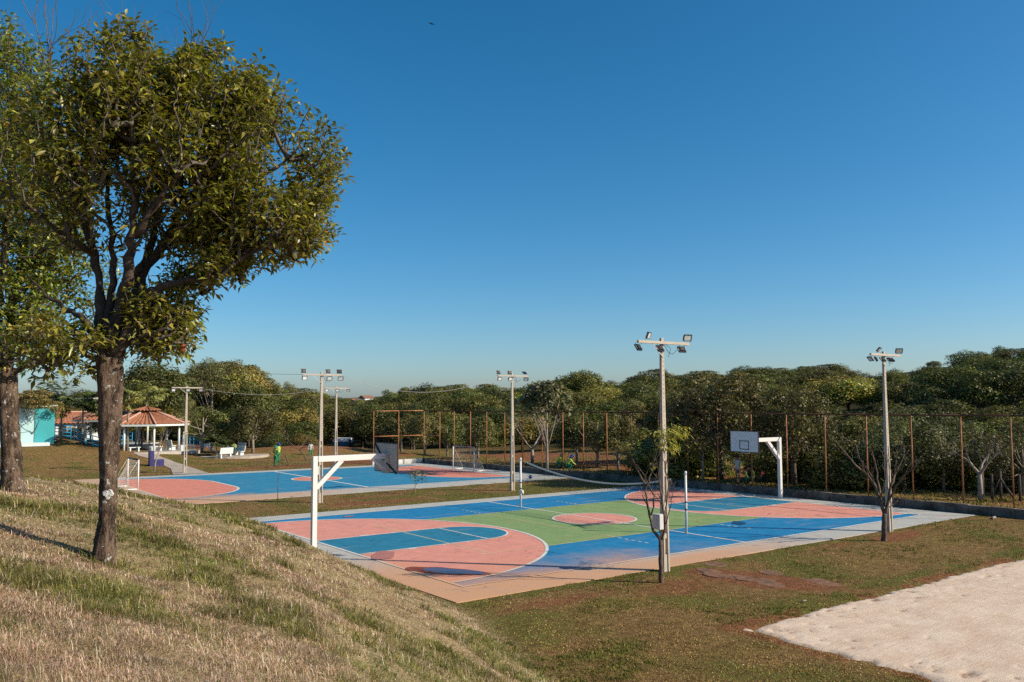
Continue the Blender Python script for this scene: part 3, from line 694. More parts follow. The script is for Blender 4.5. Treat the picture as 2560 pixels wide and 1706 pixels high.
# ------------------------------------------------------------------ goals
def goal(pa, pb, depth, h, label, barmat):
    pa, pb = Vector(pa), Vector(pb); mid = (pa+pb)/2; mid.z = 0
    root = empty('futsal_goal', mid); tag(root, label, 'goal', 'small goals on the futsal court')
    a, b = pa-mid, pb-mid; bk = Vector((depth, 0, 0)); up = Vector((0, 0, h))
    for p in (a, b):
        mb = MB(); mb.tube([p, p+up], .05, 10); mb.build('upright', m_wht, root)
        mb = MB(); mb.tube([p+Vector((0, 0, .05)), p+bk+Vector((0, 0, .05))], .04, 8); mb.build('ground_bar', m_wht, root)
        mb = MB(); mb.tube([p+up*.985, p+bk*.45+up*.6, p+bk+Vector((0, 0, .06))], .014, 6); mb.build('net_stay', m_netw, root)
    mb = MB(); mb.tube([a+up, b+up], .05, 10); mb.build('crossbar', barmat, root)
    mb = MB(); mb.tube([a+bk+Vector((0, 0, .05)), b+bk+Vector((0, 0, .05))], .035, 8); mb.build('rear_bar', m_wht, root)
    def bkp(t, u):       # t across, u from crossbar down to rear bar
        e = a.lerp(b, t); s = math.sin(math.pi*t)*.12
        return e+up*(1-u)*.98+bk*(u**1.5+ s*math.sin(math.pi*u))+Vector((0, 0, .04*u))
    mb = MB(); n = 24
    for k in range(n+1): mb.tube([bkp(k/n, j/8) for j in range(9)], .004, 3, cap=False)
    for j in range(1, 17): mb.tube([bkp(k/8, j/17) for k in range(9)], .004, 3, cap=False)
    for e in (a, b):
        for j in range(1, 15):
            u = j/15; mb.tube([e+up*(1-u), e+up*(1-u)*.98+bk*u**1.5], .004, 3, cap=False)
        for j in range(1, 8):
            u = j/8; mb.tube([e+bk*u+Vector((0, 0, .05)), e+bk*u+up*(1-u**.66)], .004, 3, cap=False)
    tag(mb.build('net_mesh', m_netw, root), kind='stuff')
m_bar = plain('worn_red_white_bar', (.50, .38, .35), .6, .5, 1.5, c2=(.28, .10, .08), fine=5)
goal((-13.36, 27.2, 0), (-13.37, 29.85, 0), -.95, 1.86, 'white futsal goal on the pink end, half hidden by the big tree trunk', m_dgrey)
goal((10.68, 25.55, 0), (10.72, 28.6, 0), .95, 1.9, 'white futsal goal with a worn crossbar in front of the rusty fence', m_bar)
o = MB().sphere((0, 0, 0), .14, 14, 10).build('ball', m_blueball, None, at(1280+170*.27234, 850+1258*.27234, .14)); o.location.z = .14; tag(o, 'dark blue ball resting on the far corner of the futsal court', 'ball')

# ------------------------------------------------------------------ retaining kerb and tall fence
m_kerb = plain('blackened_concrete', (.20, .165, .14), .95, .6, 1.6, .5, c2=(.045, .036, .030), fine=9)
m_kerbw = plain('white_kerb_concrete', (.62, .60, .57), .9, .35, 2.5, .3, fine=8)  # near-white colour for the short kerb run and the frame kerb
kerb = empty('retaining_kerb', (float(fence_x(0)), 0, 0)); tag(kerb, kind='structure', label='low blackened concrete kerb wall under the tall fence')
ys = np.arange(-32, 36.9, 1.02)
for k in range(len(ys)-1):
    y0, y1 = ys[k]+.006, min(ys[k+1], 36.9)-.006; hh = .40+.012*rng.standard_normal(); tw = .004*rng.standard_normal()
    xa, xb = float(fence_x(y0))-.12-14.95, float(fence_x(y1))-.12-14.95
    mb = MB(); mb.prism([(xa-.14+tw, y0), (xa+.14, y0), (xb+.14, y1), (xb-.14+tw, y1)], -.1, hh); mb.build('kerb_block', m_kerb, kerb, bevel=.012)
cx_ = float(fence_x(36.9)); xs = np.arange(cx_-.1, 7.4, -.98)
for k in range(len(xs)-1):
    mb = MB(); y = 37.0+.03*k; mb.box(((xs[k]+xs[k+1])/2-14.95, y, .17), (.968, .24, .42+.01*rng.standard_normal())); mb.build('kerb_block', m_kerbw, kerb, bevel=.012)
fen = empty('court_fence', (float(fence_x(0)), 0, .36)); tag(fen, 'tall rusty pipe fence with a dark top rail along the far court edge', 'fence')
fx0 = float(fence_x(0)); TOP = 4.62-.36
py_ = [36.9]; 
fpx = [1099,1135,1176,1217,1262,1307,1356,1408,1459,1518,1580,1648,1721,1797,1881,1970,2066,2171,2285,2410,2536,2680]
posts = []
for q in fpx:
    best = min(np.arange(-16, 37, .03), key=lambda y: abs(pix([[float(fence_x(y))+.05, y, .36]])[0, 0]-q)); posts.append(float(best))
posts = [36.9]+posts
for y in posts:
    x = float(fence_x(y))+.05-fx0; ln = .012*rng.standard_normal()
    mb = MB(); mb.tube([(x, y, -.3), (x+ln, y+ln, TOP)], .038, 8); mb.build('post', m_rust, fen)
for k in range(len(posts)-1):
    y0, y1 = posts[k], posts[k+1]; dz = -.015*rng.random()
    p = lambda y, z: (float(fence_x(y))+.05-fx0, y, z)
    mb = MB(); mb.tube([p(y0, TOP+.02), ((p(y0, 0)[0]+p(y1, 0)[0])/2, (y0+y1)/2, TOP+.02+dz), p(y1, TOP+.02)], .04, 8); mb.build('top_rail', m_rustd, fen)
    if k == 0: mb = MB(); mb.tube([p(y0, TOP*.49), p(y1, TOP*.49)], .035, 8); mb.build('mid_rail', m_rust, fen)
xw = [cx_+.05, cx_-2.45, cx_-4.9]
for x in xw[1:]:
    mb = MB(); mb.tube([(x-fx0, 37.05, -.3), (x-fx0, 37.05, TOP)], .038, 8); mb.build('post', m_rust, fen)
for z in (TOP+.02, TOP*.49):
    for k in range(2): mb = MB(); mb.tube([(xw[k]-fx0, 36.95 if k == 0 else 37.05, z), (xw[k+1]-fx0, 37.05, z)], .04, 8); mb.build('top_rail' if z > 3 else 'mid_rail', m_rust, fen)

# old wooden paddock fence at the right
m_wood = plain('grey_weathered_post', (.12, .09, .07), .95, .5, 4, .4)
pf = empty('paddock_fence', gnd(2450, 1240)); tag(pf, 'grey wooden post and wire fence behind the right end of the tall fence', 'fence')
o0 = pf.location; prev = None
for px, py, hh in ((2458, 1250, 1.35), (2482, 1252, 1.3), (2503, 1252, 1.45), (2551, 1254, 1.3), (2600, 1258, 1.3)):
    g = gnd(px, py)-o0; mb = MB(); mb.tube([g-Vector((0, 0, .2)), g+Vector((.02, 0, hh))], .065, 7); mb.build('post', m_wood, pf)
    if prev is not None:
        for z in (.35, .7, 1.05): mb = MB(); mb.tube([prev+Vector((0, 0, z)), g+Vector((0, 0, z))], .008, 4); mb.build('wire', m_wire, pf)
    prev = g
for a, b in (((2503, 1252), (2538, 1256)), ((2503, 1252), (2478, 1252))):
    p, q = gnd(*a)-o0, gnd(*b)-o0; mb = MB(); mb.tube([p+Vector((0, 0, 1.1)), q+Vector((0, 0, .1))], .05, 6); mb.build('brace', m_wood, pf)

# ------------------------------------------------------------------ foliage materials
def leaf_mat(name, var=.12, rough=.5, spec=.3, trans=.28, tcol=(.9, 1.0, .35), rnd=.35):
    m, nt, bs = new_mat(name); vc = nt.nodes.new('ShaderNodeVertexColor'); vc.layer_name = 'Col'
    oi = nt.nodes.new('ShaderNodeObjectInfo'); hsn = nt.nodes.new('ShaderNodeHueSaturation')
    nt.links.new(vc.outputs[0], hsn.inputs['Color'])
    nt.links.new(mth(nt, 'ADD', .5-.035, mth(nt, 'MULTIPLY', oi.outputs['Random'], .06)), hsn.inputs['Hue'])
    nt.links.new(mth(nt, 'ADD', 1-rnd/2, mth(nt, 'MULTIPLY', mth(nt, 'FRACT', mth(nt, 'MULTIPLY', oi.outputs['Random'], 7.31)), rnd)), hsn.inputs['Value'])
    nt.links.new(hsn.outputs[0], bs.inputs['Base Color']); bs.inputs['Roughness'].default_value = rough; bs.inputs['Specular IOR Level'].default_value = spec
    tr = nt.nodes.new('ShaderNodeBsdfTranslucent'); nt.links.new(mixc(nt, 1.0, hsn.outputs[0], tcol, 'MULTIPLY'), tr.inputs[0])
    mx = nt.nodes.new('ShaderNodeMixShader'); mx.inputs[0].default_value = trans
    nt.links.new(bs.outputs[0], mx.inputs[1]); nt.links.new(tr.outputs[0], mx.inputs[2])
    nt.links.new(mx.outputs[0], nt.nodes['Material Output'].inputs['Surface'])
    return m
m_leaf = leaf_mat('tree_leaves', rnd=.6); m_gloss = leaf_mat('glossy_leaves', rough=.36, spec=.55, trans=.33, rnd=.1); m_blade = leaf_mat('grass_blades', rough=.7, spec=.15, trans=.25, tcol=(1, .95, .5), rnd=.0)
m_bark = plain('grey_brown_bark', (.17, .125, .095), .95, .5, 5, .6, c2=(.06, .042, .032)); m_pbark = plain('pale_bark', (.36, .30, .25), .95, .35, 5, .4, c2=(.17, .13, .10))
m_twig = plain('pale_twig', (.13, .105, .085), .9, .3, 6)

def unit(v): return v/np.maximum(np.linalg.norm(v, axis=-1, keepdims=True), 1e-9)
def leaf_quads(P, N, L, Wd, g, col, cvar=.25):
    """rhombic leaf cards centred at P with normal N; returns V (4n,3), F (n,4), C (4n,3)"""
    n = len(P); t = unit(np.cross(N, g.normal(size=(n, 3)))); b = np.cross(N, t)
    L = L*g.uniform(.6, 1.25, (n, 1)); Wd = Wd*g.uniform(.7, 1.2, (n, 1))
    V = np.stack([P-t*L/2, P+b*Wd/2-t*L*.05, P+t*L/2-N*L*.12, P-b*Wd/2-t*L*.05], 1).reshape(-1, 3)
    F = np.arange(4*n).reshape(-1, 4)
    c = np.asarray(col)[None, :]*(1+cvar*g.normal(size=(n, 1)))*(1+.10*g.normal(size=(n, 3)))
    return V, F, np.repeat(np.clip(c, .004, .9), 4, 0)
def crown_cloud(g, centre, rad, nblob, nleaf, blob_r, L, Wd, col, col2=None, low=-.35, cvar=.25, flat=1.0, hollow=.5, upb=.35):
    nblob = int(nblob*.8); blob_r = blob_r*1.08; d = unit(g.normal(size=(nblob*4, 3))); d = d[d[:, 2] > low][:nblob]
    k = g.uniform(hollow, 1.0, (len(d), 1))**.6; C = np.asarray(centre)+d*np.asarray(rad)*k
    br = blob_r*g.uniform(.6, 1.35, len(C))
    idx = g.choice(len(C), nleaf, p=br**2/np.sum(br**2)); q = unit(g.normal(size=(nleaf, 3))+np.array([0, 0, .45]))
    rr = g.uniform(.62, 1.06, (nleaf, 1)); P = C[idx]+q*rr*br[idx][:, None]*np.array([1, 1, flat])
    N = unit(q*1.0+np.array([0, 0, upb*.6])+.42*g.normal(size=(nleaf, 3)))
    V, F, Cc = leaf_quads(P, N, L, Wd, g, col, cvar)
    bc = 1+.27*g.normal(size=len(C)); Cc = Cc*np.repeat(np.clip(bc[idx], .5, 1.6), 4)[:, None]
    if col2 is not None:
        s = np.repeat(g.random(nleaf) < .18, 4); Cc[s] = Cc[s]*.4+np.asarray(col2)*.6
    return V, F, np.clip(Cc, .004, .9), C
def trunk_tubes(mb, g, h, r, C, nl=9, lean=.0, split=.35):
    top = Vector((lean*h, g.normal(0, .03)*h, h)); pts = [Vector((0, 0, -.3)), Vector((lean*h*.1, 0, h*.25)), top*split*1.6 if split*1.6 < 1 else top*.8, top]
    mb.tube(pts, [r*1.25, r, r*.75, r*.35], 8)
    for k in range(nl):
        c = Vector(C[g.integers(len(C))]); s = pts[1].lerp(top, g.uniform(.05, .75)); m = s.lerp(c, .5)+Vector((0, 0, -.06*h*g.random()))
        mb.tube([s, m, c], [r*.5, r*.32, r*.08], 5)
TREE_KINDS = {}
def tree_proto(key, seed, h, cw, ch, base, nblob, nleaf, br, L, Wd, col, col2=None, bark=None, r=.16, **kw):
    g = np.random.default_rng(seed); V, F, C, ctr = crown_cloud(g, (0, 0, h-ch*.52), (cw/2*.8, cw/2*.8, ch/2*.86), nblob, nleaf, br, L, Wd, col, col2, **kw)
    mb = MB(); trunk_tubes(mb, g, max(base*1.5, h*.72), r, ctr, 10)
    TREE_KINDS[key] = (raw_mesh('crown', V, F, [m_leaf], col=C), mb.mesh('trunk', bark or m_bark), h)
OL = (.140, .138, .032); DK = (.072, .084, .022); YG = (.22, .20, .042); GR = (.13, .13, .06)
tree_proto('broad', 1, 10, 9, 8.0, 2, 46, 6500, 1.35, .36, .20, DK, (.15, .15, .04), r=.2)
tree_proto('olive', 2, 10, 8.5, 8.2, 2, 52, 6500, 1.2, .34, .18, OL, (.24, .21, .055), r=.2)
tree_proto('round', 3, 9, 8, 7.6, 1.4, 40, 6000, 1.25, .34, .19, (.105, .112, .026), (.24, .22, .05), r=.2)
tree_proto('airy', 4, 13, 7.5, 9.5, 4, 34, 5200, .95, .32, .13, (.125, .122, .04), (.21, .18, .065), bark=m_pbark, r=.2, hollow=.3)
tree_proto('layer', 5, 10, 10.5, 6.4, 3, 46, 6000, 1.3, .34, .17, (.115, .114, .026), (.22, .19, .05), flat=.42, r=.2)
tree_proto('yellow', 6, 8, 7, 6.6, 1.4, 40, 5200, 1.1, .36, .19, YG, (.28, .23, .06), r=.16)
tree_proto('orchard', 7, 5, 5.6, 4.2, 1.1, 44, 6000, .62, .21, .11, (.120, .118, .032), (.24, .20, .07), bark=m_pbark, r=.12, low=-.6)
tree_proto('orchard_b', 8, 5, 5.2, 4.2, 1.0, 44, 5600, .62, .21, .11, (.145, .132, .038), (.26, .22, .085), bark=m_pbark, r=.12, low=-.6)
tree_proto('silver', 9, 7.2, 4.8, 4.2, 3, 40, 3600, .55, .30, .15, (.115, .115, .048), (.32, .28, .19), bark=m_pbark, r=.09)
tree_proto('shrub', 10, 3.2, 4.2, 3.4, .1, 40, 5200, .62, .20, .10, (.098, .105, .024), (.20, .19, .05), r=.06, low=-1)
tree_proto('shrub_y', 11, 2.4, 3.4, 2.5, .1, 34, 4200, .5, .18, .09, (.155, .15, .036), (.25, .21, .07), r=.05, low=-1)
tree_proto('greyleaf', 12, 6.5, 6.5, 6.2, .6, 56, 9500, .75, .20, .10, (.125, .135, .052), (.20, .21, .09), bark=m_pbark, r=.12, low=-.8)
tree_proto('broadleaf', 13, 7.5, 7.5, 6.8, 1, 56, 9500, .8, .23, .13, (.085, .082, .024), (.24, .20, .07), r=.2, low=-.7)
tree_proto('acacia', 14, 6, 6.6, 3.6, 2.6, 60, 9500, .66, .22, .11, (.17, .155, .035), (.27, .23, .06), bark=m_bark, r=.1, flat=.4, low=-.5)
def put_tree(key, loc, height, label, group=None, rz=None, wide=1.0, name='tree', cat='tree'):
    cr, tr, h = TREE_KINDS[key]; s = height/h
    r = empty(name, loc, random.random()*6.28 if rz is None else rz); r.scale = (s*wide, s*wide, s); tag(r, label, cat, group)
    link('crown', cr, r); link('trunk', tr, r); return r
def top_height(px, ytop, D, gz): return CAM[2]+ray(px, ytop)[2]*D-gz
# skyline of the wood as the photograph shows it
SKX = [0,300,340,375,420,455,490,520,560,620,655,690,720,770,830,900,950,1000,1040,1090,1150,1200,1240,1300,1350,1400,1430,1500,1540,1600,1650,1700,1760,1800,1850,1950,2000,2060,2120,2180,2250,2310,2360,2420,2480,2600]
SKY_ = [1000,960,925,905,925,965,905,893,888,900,945,975,962,960,988,992,988,968,955,950,950,942,962,960,942,955,925,925,950,927,922,935,912,930,907,912,915,897,902,930,907,912,882,870,858,860]
layers = [([112,104,64,60], [1078,1080,1092,1095], 0), ([124,110,74,67], [1046,1050,1045,1035], 0), ([138,118,88,79], [1015,1018,1000,992], 0),
          ([158,132,108,98], None, 34), ([188,156,136,126], None, 12), ([225,190,170,160], None, 2), ([172,144,122,111], None, 24), ([206,172,152,142], None, 7), ([150,126,100,91], None, 46)]
LX = [0, 1000, 1700, 2560]
kinds_by_layer = [('shrub', 'round', 'yellow', 'olive'), ('round', 'olive', 'yellow', 'broad'), ('broad', 'olive', 'round', 'airy', 'yellow'), ('broad', 'olive', 'layer', 'round', 'yellow'), ('layer', 'broad', 'olive', 'airy'), ('layer', 'broad', 'airy', 'round'), ('broad', 'olive', 'yellow', 'layer', 'round'), ('layer', 'broad', 'olive'), ('round', 'broad', 'olive', 'yellow')]
WOOD = 'trees of the dense wood behind the fence'
wl_ = ['green tree in the dense sunlit lower edge of the wood beyond the park', 'dark green tree in the second rank of the dense wood', 'tall green tree in the middle of the dense wood', 'dark crown in the upper part of the dense wood', 'tree crown near the skyline of the wood', 'tree standing on the skyline of the wooded ridge']
WL = []
for li, (Ds, tops, off) in enumerate(layers):
    px = -60.0
    while px < 2660:
        D = float(np.interp(px, LX, Ds))*random.uniform(.96, 1.05)
        yt = (float(np.interp(px, LX, tops)) if tops else float(np.interp(px, SKX, SKY_)))+off+random.uniform(-14, 16)*(1 if tops else .45)
        yt = max(yt, float(np.interp(px, SKX, SKY_))+2)
        d = ray(px, 1000); p = CAM+d*D; gz = Hs(p[0], p[1]); h = top_height(px, yt, D, gz)
        sep = (4.2, 5, 5.6, 6.2, 6.6, 8, 6.4, 7, 5.6)[li]*random.uniform(.8, 1.25)
        ok = h > 1.8 and not (li <= 1 and 780 < px < 945) and not (li == 0 and (px < 640 or 960 < px < 1740))
        if li == 1 and (px < 560 or 900 < px < 1100): ok = ok and random.random() < .5
        if ok:
            k = random.choice(kinds_by_layer[li]); h = min(h, 19)
            if h < 4.2 and k in ('airy', 'broad', 'layer'): k = 'shrub'
            hh = TREE_KINDS[k][2]; wide = max(.8, min(1.8, 1.15*(sep*1.25)/( {'shrub': 4.2}.get(k, 8.5)*h/hh)))
            WL.append((px, li, k, put_tree(k, (p[0], p[1], gz-.3), h, None, WOOD, wide=wide)))
        px += sep*F_PX/D*.9
px = 770.0
while px < 1075:                       # scrub trees of the far ridge with the houses
    D = random.uniform(400, 505); d = ray(px, 1000); p = CAM+d*D; gz = Hs(p[0], p[1]); h = min(9, max(3.0, top_height(px, float(np.interp(px, SKX, SKY_))+random.uniform(2, 9), D, gz)))
    WL.append((px, 9, random.choice(('round', 'olive', 'yellow')), None)); WL[-1] = WL[-1][:3]+(put_tree(WL[-1][2], (p[0], p[1], gz-.3), h, None, 'small trees on the far ridge', wide=1.2),)
    px += random.uniform(9, 15)*F_PX/D*.55
LOOK = {'shrub': 'leafy bush', 'round': 'rounded green tree', 'yellow': 'yellowish tree', 'olive': 'olive green tree', 'broad': 'dark broad tree', 'airy': 'airy tall tree', 'layer': 'flat topped tree'}
LEV = {9: 'far off on the distant ridge', 8: 'in the middle wood', 0: 'at the foot of the wood', 1: 'low in the wood', 2: 'halfway up the wood', 3: 'high in the wood', 6: 'in the upper wood', 4: 'close under the skyline', 7: 'just under the skyline', 5: 'on the skyline'}
MARK = [(-999, 'behind the big trunk'), (300, 'behind the tiled kiosk'), (440, 'behind the kiosk pole'), (520, 'behind the benches'), (660, 'behind the two workers'), (770, 'behind the minibus'), (885, 'behind the white hoop arm'), (1000, 'behind the small goal'), (1130, 'left of the strip pole'), (1260, 'behind the silvery tree'), (1400, 'behind the stooping workers'), (1560, 'behind the tall pole'), (1720, 'behind the hoop board'), (1900, 'right of the hoop post'), (2100, 'behind the leafless tree'), (2300, 'behind the paddock posts'), (2500, 'at the right edge')]
byl = {}
for px, li, k, o in WL:
    mk = [m for q, m in MARK if px >= q][-1]; byl.setdefault(f'{LOOK[k]} {LEV[li]} {mk}', []).append((px, o))
for lab, ls in byl.items():
    ls.sort(key=lambda t: t[0]); n = len(ls)
    for i, (px, o) in enumerate(ls):
        o['label'] = lab if n == 1 else lab+', '+(('left', 'right') if n == 2 else ('left', 'middle', 'right') if n == 3 else tuple(f'{w} from left' for w in ('first', 'second', 'third', 'fourth', 'fifth', 'sixth', 'seventh', 'eighth', 'ninth', 'tenth', 'eleventh', 'twelfth')))[i]+(' one' if n < 4 else '')
# ---- singled-out trees
def feat(key, px, py, ytop, label, group=None, wide=1.0, d=None):
    g = gnd(px, py) if d is None else None
    if d is not None: p = CAM+ray(px, py)*d; g = Vector((p[0], p[1], Hs(p[0], p[1])))
    D = math.hypot(g.x-CAM[0], g.y-CAM[1]); return put_tree(key, g, max(.8, top_height(px, ytop, D, g.z)), label, group, wide=wide)
ORC = 'low fruit trees behind the fence'
feat('orchard', 1003, 1130, 1028, 'low spreading tree with a forked pale trunk behind the hoop board', ORC, 1.15)
feat('orchard_b', 1062, 1138, 1034, 'low leafy tree with pale trunk behind the fence corner', ORC, 1.1)
feat('orchard', 1118, 1142, 1044, 'low leafy tree directly behind the small goal', ORC, 1.0)
feat('orchard_b', 1195, 1147, 1036, 'low leafy tree with a white forked trunk to the right of the small goal', ORC, 1.05)
feat('orchard_b', 1442, 1162, 1030, 'leafy low tree above the two stooping workers', ORC, 1.05)
feat('orchard', 1494, 1168, 1022, 'leafy low tree with twin white trunks behind the fence centre', ORC, 1.1)
feat('orchard_b', 1545, 1172, 1040, 'low tree with dusty leaves left of the tall pole with the meter box', ORC, .95)
feat('silver', 1368, 1183, 947, 'slender pale trunked tree with large silvery leaves beside the volleyball post', None, 1.1)
feat('broadleaf', 1800, 1200, 925, 'big dark tree with pale leaf tips left of the hoop board', None, 1.15)
feat('broadleaf', 1700, 1150, 975, 'dark tree with yellowish tips right of the tall pole', None, 1.1, 70)
feat('broadleaf', 1985, 1212, 968, 'broad tree with glinting large leaves right of the white hoop post', None, 1.05)
feat('greyleaf', 2260, 1225, 1020, 'grey-green bushy tree behind the fence right of the bare tree', None, 1.25)
feat('greyleaf', 2360, 1228, 1030, 'grey-green bush behind the rusty fence near the paddock posts', None, 1.15)
feat('greyleaf', 2560, 1240, 1060, 'grey-green bush at the extreme right edge', None, 1.1)
feat('shrub', 2110, 1222, 1090, 'dark green shrub behind the leafless tree', None, 1.2)
feat('shrub_y', 1930, 1205, 1120, 'small yellowish shrub between hoop post and fence', None, 1.2)
feat('shrub', 1610, 1188, 1128, 'dark bramble patch behind the fence left of the tall pole', None, .9)
feat('shrub_y', 1690, 1195, 1085, 'brown-green bramble behind the fence right of the tall pole', None, 1.6)
feat('shrub_y', 2090, 1222, 1145, 'low yellowish weed clump at the fence foot', None, 1.4)
feat('shrub', 2190, 1226, 1120, 'dark shrub in the gap behind the right pole', None, 1.3)
feat('orchard', 505, 1130, 1010, 'bushy tree with dark leaning trunks beside the blue railing', 'bushy trees near the benches', 1.2)
feat('orchard_b', 632, 1132, 1012, 'bushy tree with a whitewashed trunk right of the benches', 'bushy trees near the benches', 1.15)
feat('orchard', 575, 1112, 1018, 'bushy tree between the two others behind the benches', 'bushy trees near the benches', 1.2)
for i, (px, yt, D, w_, lab) in enumerate(((380, 905, 128, 1.15, 'tall dark rounded tree to the right of the big trunk'), (340, 960, 118, 1.0, 'dark tree close to the right side of the big trunk'), (430, 950, 140, 1.0, 'dark tree behind the pale pole by the kiosk'), (470, 990, 112, 1.0, 'grey-green tree behind the tiled kiosk'))):
    feat(('broad', 'olive', 'round', 'airy')[i], px, 1000, yt, lab, 'tall trees behind the kiosk', w_, D)
for px, yt, D, lab in ((530, 893, 135, 'airy tall tree, left one of the pair behind the bushy trees'), (600, 897, 138, 'airy tall tree, right one of the pair behind the bushy trees'), (690, 955, 175, 'small round crowned tree on a bare stem against the sky'), (712, 953, 178, 'thin wispy tree against the sky left of the six lamp pole'), (1010, 968, 230, 'round eucalyptus crown standing up from the far ridge'), (970, 972, 232, 'slightly smaller eucalyptus crown on the far ridge')):
    feat('airy', px, 1000, yt, lab, 'airy tall trees against the sky', 1.15 if D < 150 else .9, D)
feat('olive', 1460, 1000, 922, 'twin topped tree rising above the wood left of the tall pole', None, .95, 130)
feat('layer', 1632, 1000, 918, 'domed tree on the skyline right behind the tall pole', None, 1.1, 140)
feat('acacia', 75, 1112, 968, 'flat layered olive tree in front of the cyan building', None, 1.0)
feat('acacia', 122, 1107, 1000, 'small layered olive tree beside the rubbish bags', None, .85)

rsx = random.Random(5); px = 1640.0; q_ = 0
NM = ['beside the tall pole', 'under the dark tree', 'under the hoop board', 'behind the hoop post', 'behind the leafless tree', 'near the right pole', 'near the paddock posts', 'at the right end']
while px < 2600:
    y0 = 1183+(px-1640)*.048+rsx.uniform(-3, 3); kx = rsx.choice(('shrub', 'shrub', 'shrub_y', 'greyleaf')); w0_ = NM[min(7, int((px-1570)/130))]
    if not 1810 < px < 1925: feat(kx, px, y0, y0-rsx.uniform(60, 125), f"{ {'shrub': 'dark green', 'shrub_y': 'yellowish', 'greyleaf': 'grey-green'}[kx]} undergrowth shrub behind the fence {w0_}, {('first', 'second', 'third', 'fourth', 'fifth', 'sixth', 'seventh')[min(6, int((px-1570) % 130/24))]} one along", 'undergrowth shrubs behind the fence', rsx.uniform(1.0, 1.45))
    px += rsx.uniform(24, 40)
# ---- leafless trees
def grow(mb, g, p, d, L, r, depth, n0=3, spread=.55, up=.25, shrink=.72, sides=5):
    pts = [p]; rad = [r]; k = 3; dd = d.copy()
    for i in range(k):
        dd = (dd+Vector(g.normal(0, .16, 3))+Vector((0, 0, up*.25))).normalized(); pts.append(pts[-1]+dd*L/k); rad.append(r*(1-.30*(i+1)/k))
    mb.tube(pts, rad, sides if depth > 1 else 3, cap=False)
    if depth <= 0: return
    for j in range(int(g.integers(2, n0+1))):
        a = Vector(g.normal(0, 1, 3)); a = (a-dd*a.dot(dd)).normalized()
        nd_ = (dd+a*spread*g.uniform(.6, 1.3)+Vector((0, 0, up))).normalized()
        grow(mb, g, pts[-1] if j < 2 else pts[-2], nd_, L*shrink*g.uniform(.75, 1.15), rad[-1]*g.uniform(.6, .8), depth-1, n0, spread, up, shrink, sides)
def bare(loc, seed, trunk_h, r, L, depth, label, group='leafless trees', mat=None, lean=(0, 0), spread=.6, up=.22, n0=3, forks=3, leaves=0):
    g = np.random.default_rng(seed); root = empty('bare_tree', loc); tag(root, label, 'tree', group)
    mb = MB(); t = Vector((lean[0], lean[1], trunk_h)); mb.tube([(0, 0, -.2), (t.x*.2, t.y*.2, trunk_h*.4), t], [r*1.2, r, r*.8], 8); mb.build('trunk', mat or m_pbark, root)
    mb = MB(); a0 = g.uniform(0, 6)
    for k in range(forks):
        a = a0+k*2*math.pi/forks; grow(mb, g, t-Vector((0, 0, .03)), Vector((math.cos(a)*spread*1.1, math.sin(a)*spread*1.1, .75)).normalized(), L, r*.62, depth, n0, spread, up)
    mb.build('branches', mat or m_pbark, root)
    if leaves:
        vs = np.array(mb.v); P = vs[g.choice(len(vs), leaves)]+g.normal(0, .12, (leaves, 3)); V, F, C = leaf_quads(P, unit(g.normal(size=(leaves, 3))+[0, 0, .4]), .16, .08, g, (.10, .105, .03))
        link('foliage', raw_mesh('foliage', V, F, [m_leaf], col=C), root)
    return root
bare(gnd(1331, 1157), 21, 1.1, .14, 1.6, 4, 'grey leafless forked tree behind the slender silvery one', spread=.7)
bare(gnd(1758, 1203), 22, 1.9, .075, 1.0, 4, 'small bare tree with a white trunk left of the khaki worker')
bare(gnd(2046, 1219), 23, 1.5, .06, .55, 3, 'tiny bare tree with a white trunk right of the hoop post')
bare(gnd(2452, 1253), 24, 1.35, .13, 1.0, 5, 'wide bare tree with pale bark beside the paddock posts', spread=.75, leaves=900)
bare(gnd(1545, 1187), 25, .9, .05, .5, 3, 'thin bare sapling behind the fence left of the tall pole', leaves=60)
bare(gnd(766, 1152), 26, 1.0, .06, 1.3, 3, 'crooked bare young tree on the brown lawn left of the six lamp pole', lean=(-.6, .2), spread=.9, up=.1, mat=m_twig)
bare(gnd(385, 1180), 27, 1.6, .06, .9, 2, 'thin leaning whitewashed sapling in front of the blue drinking fountain', lean=(.35, .1), spread=.5)
bare(gnd(55, 1112), 28, .6, .10, 1.6, 3, 'dark leaning bare branches in front of the cyan wall', lean=(.5, 0), spread=.8, mat=m_bark)
bare(at(694, 1257, -.04), 29, 1.1, .018, .35, 1, 'thin dark stick sapling on the grass strip left of the hoop post', mat=m_bark, spread=.15, forks=2)
bare(at(1038, 1236, -.04), 30, .75, .022, .35, 2, 'small leafy sapling on the green grass strip', spread=.45, leaves=110)
bare(at(2222, 1235, .3)+Vector((0, 3, 0)), 31, .5, .04, .6, 3, 'bare brush behind the right pole at the fence foot', spread=.8)
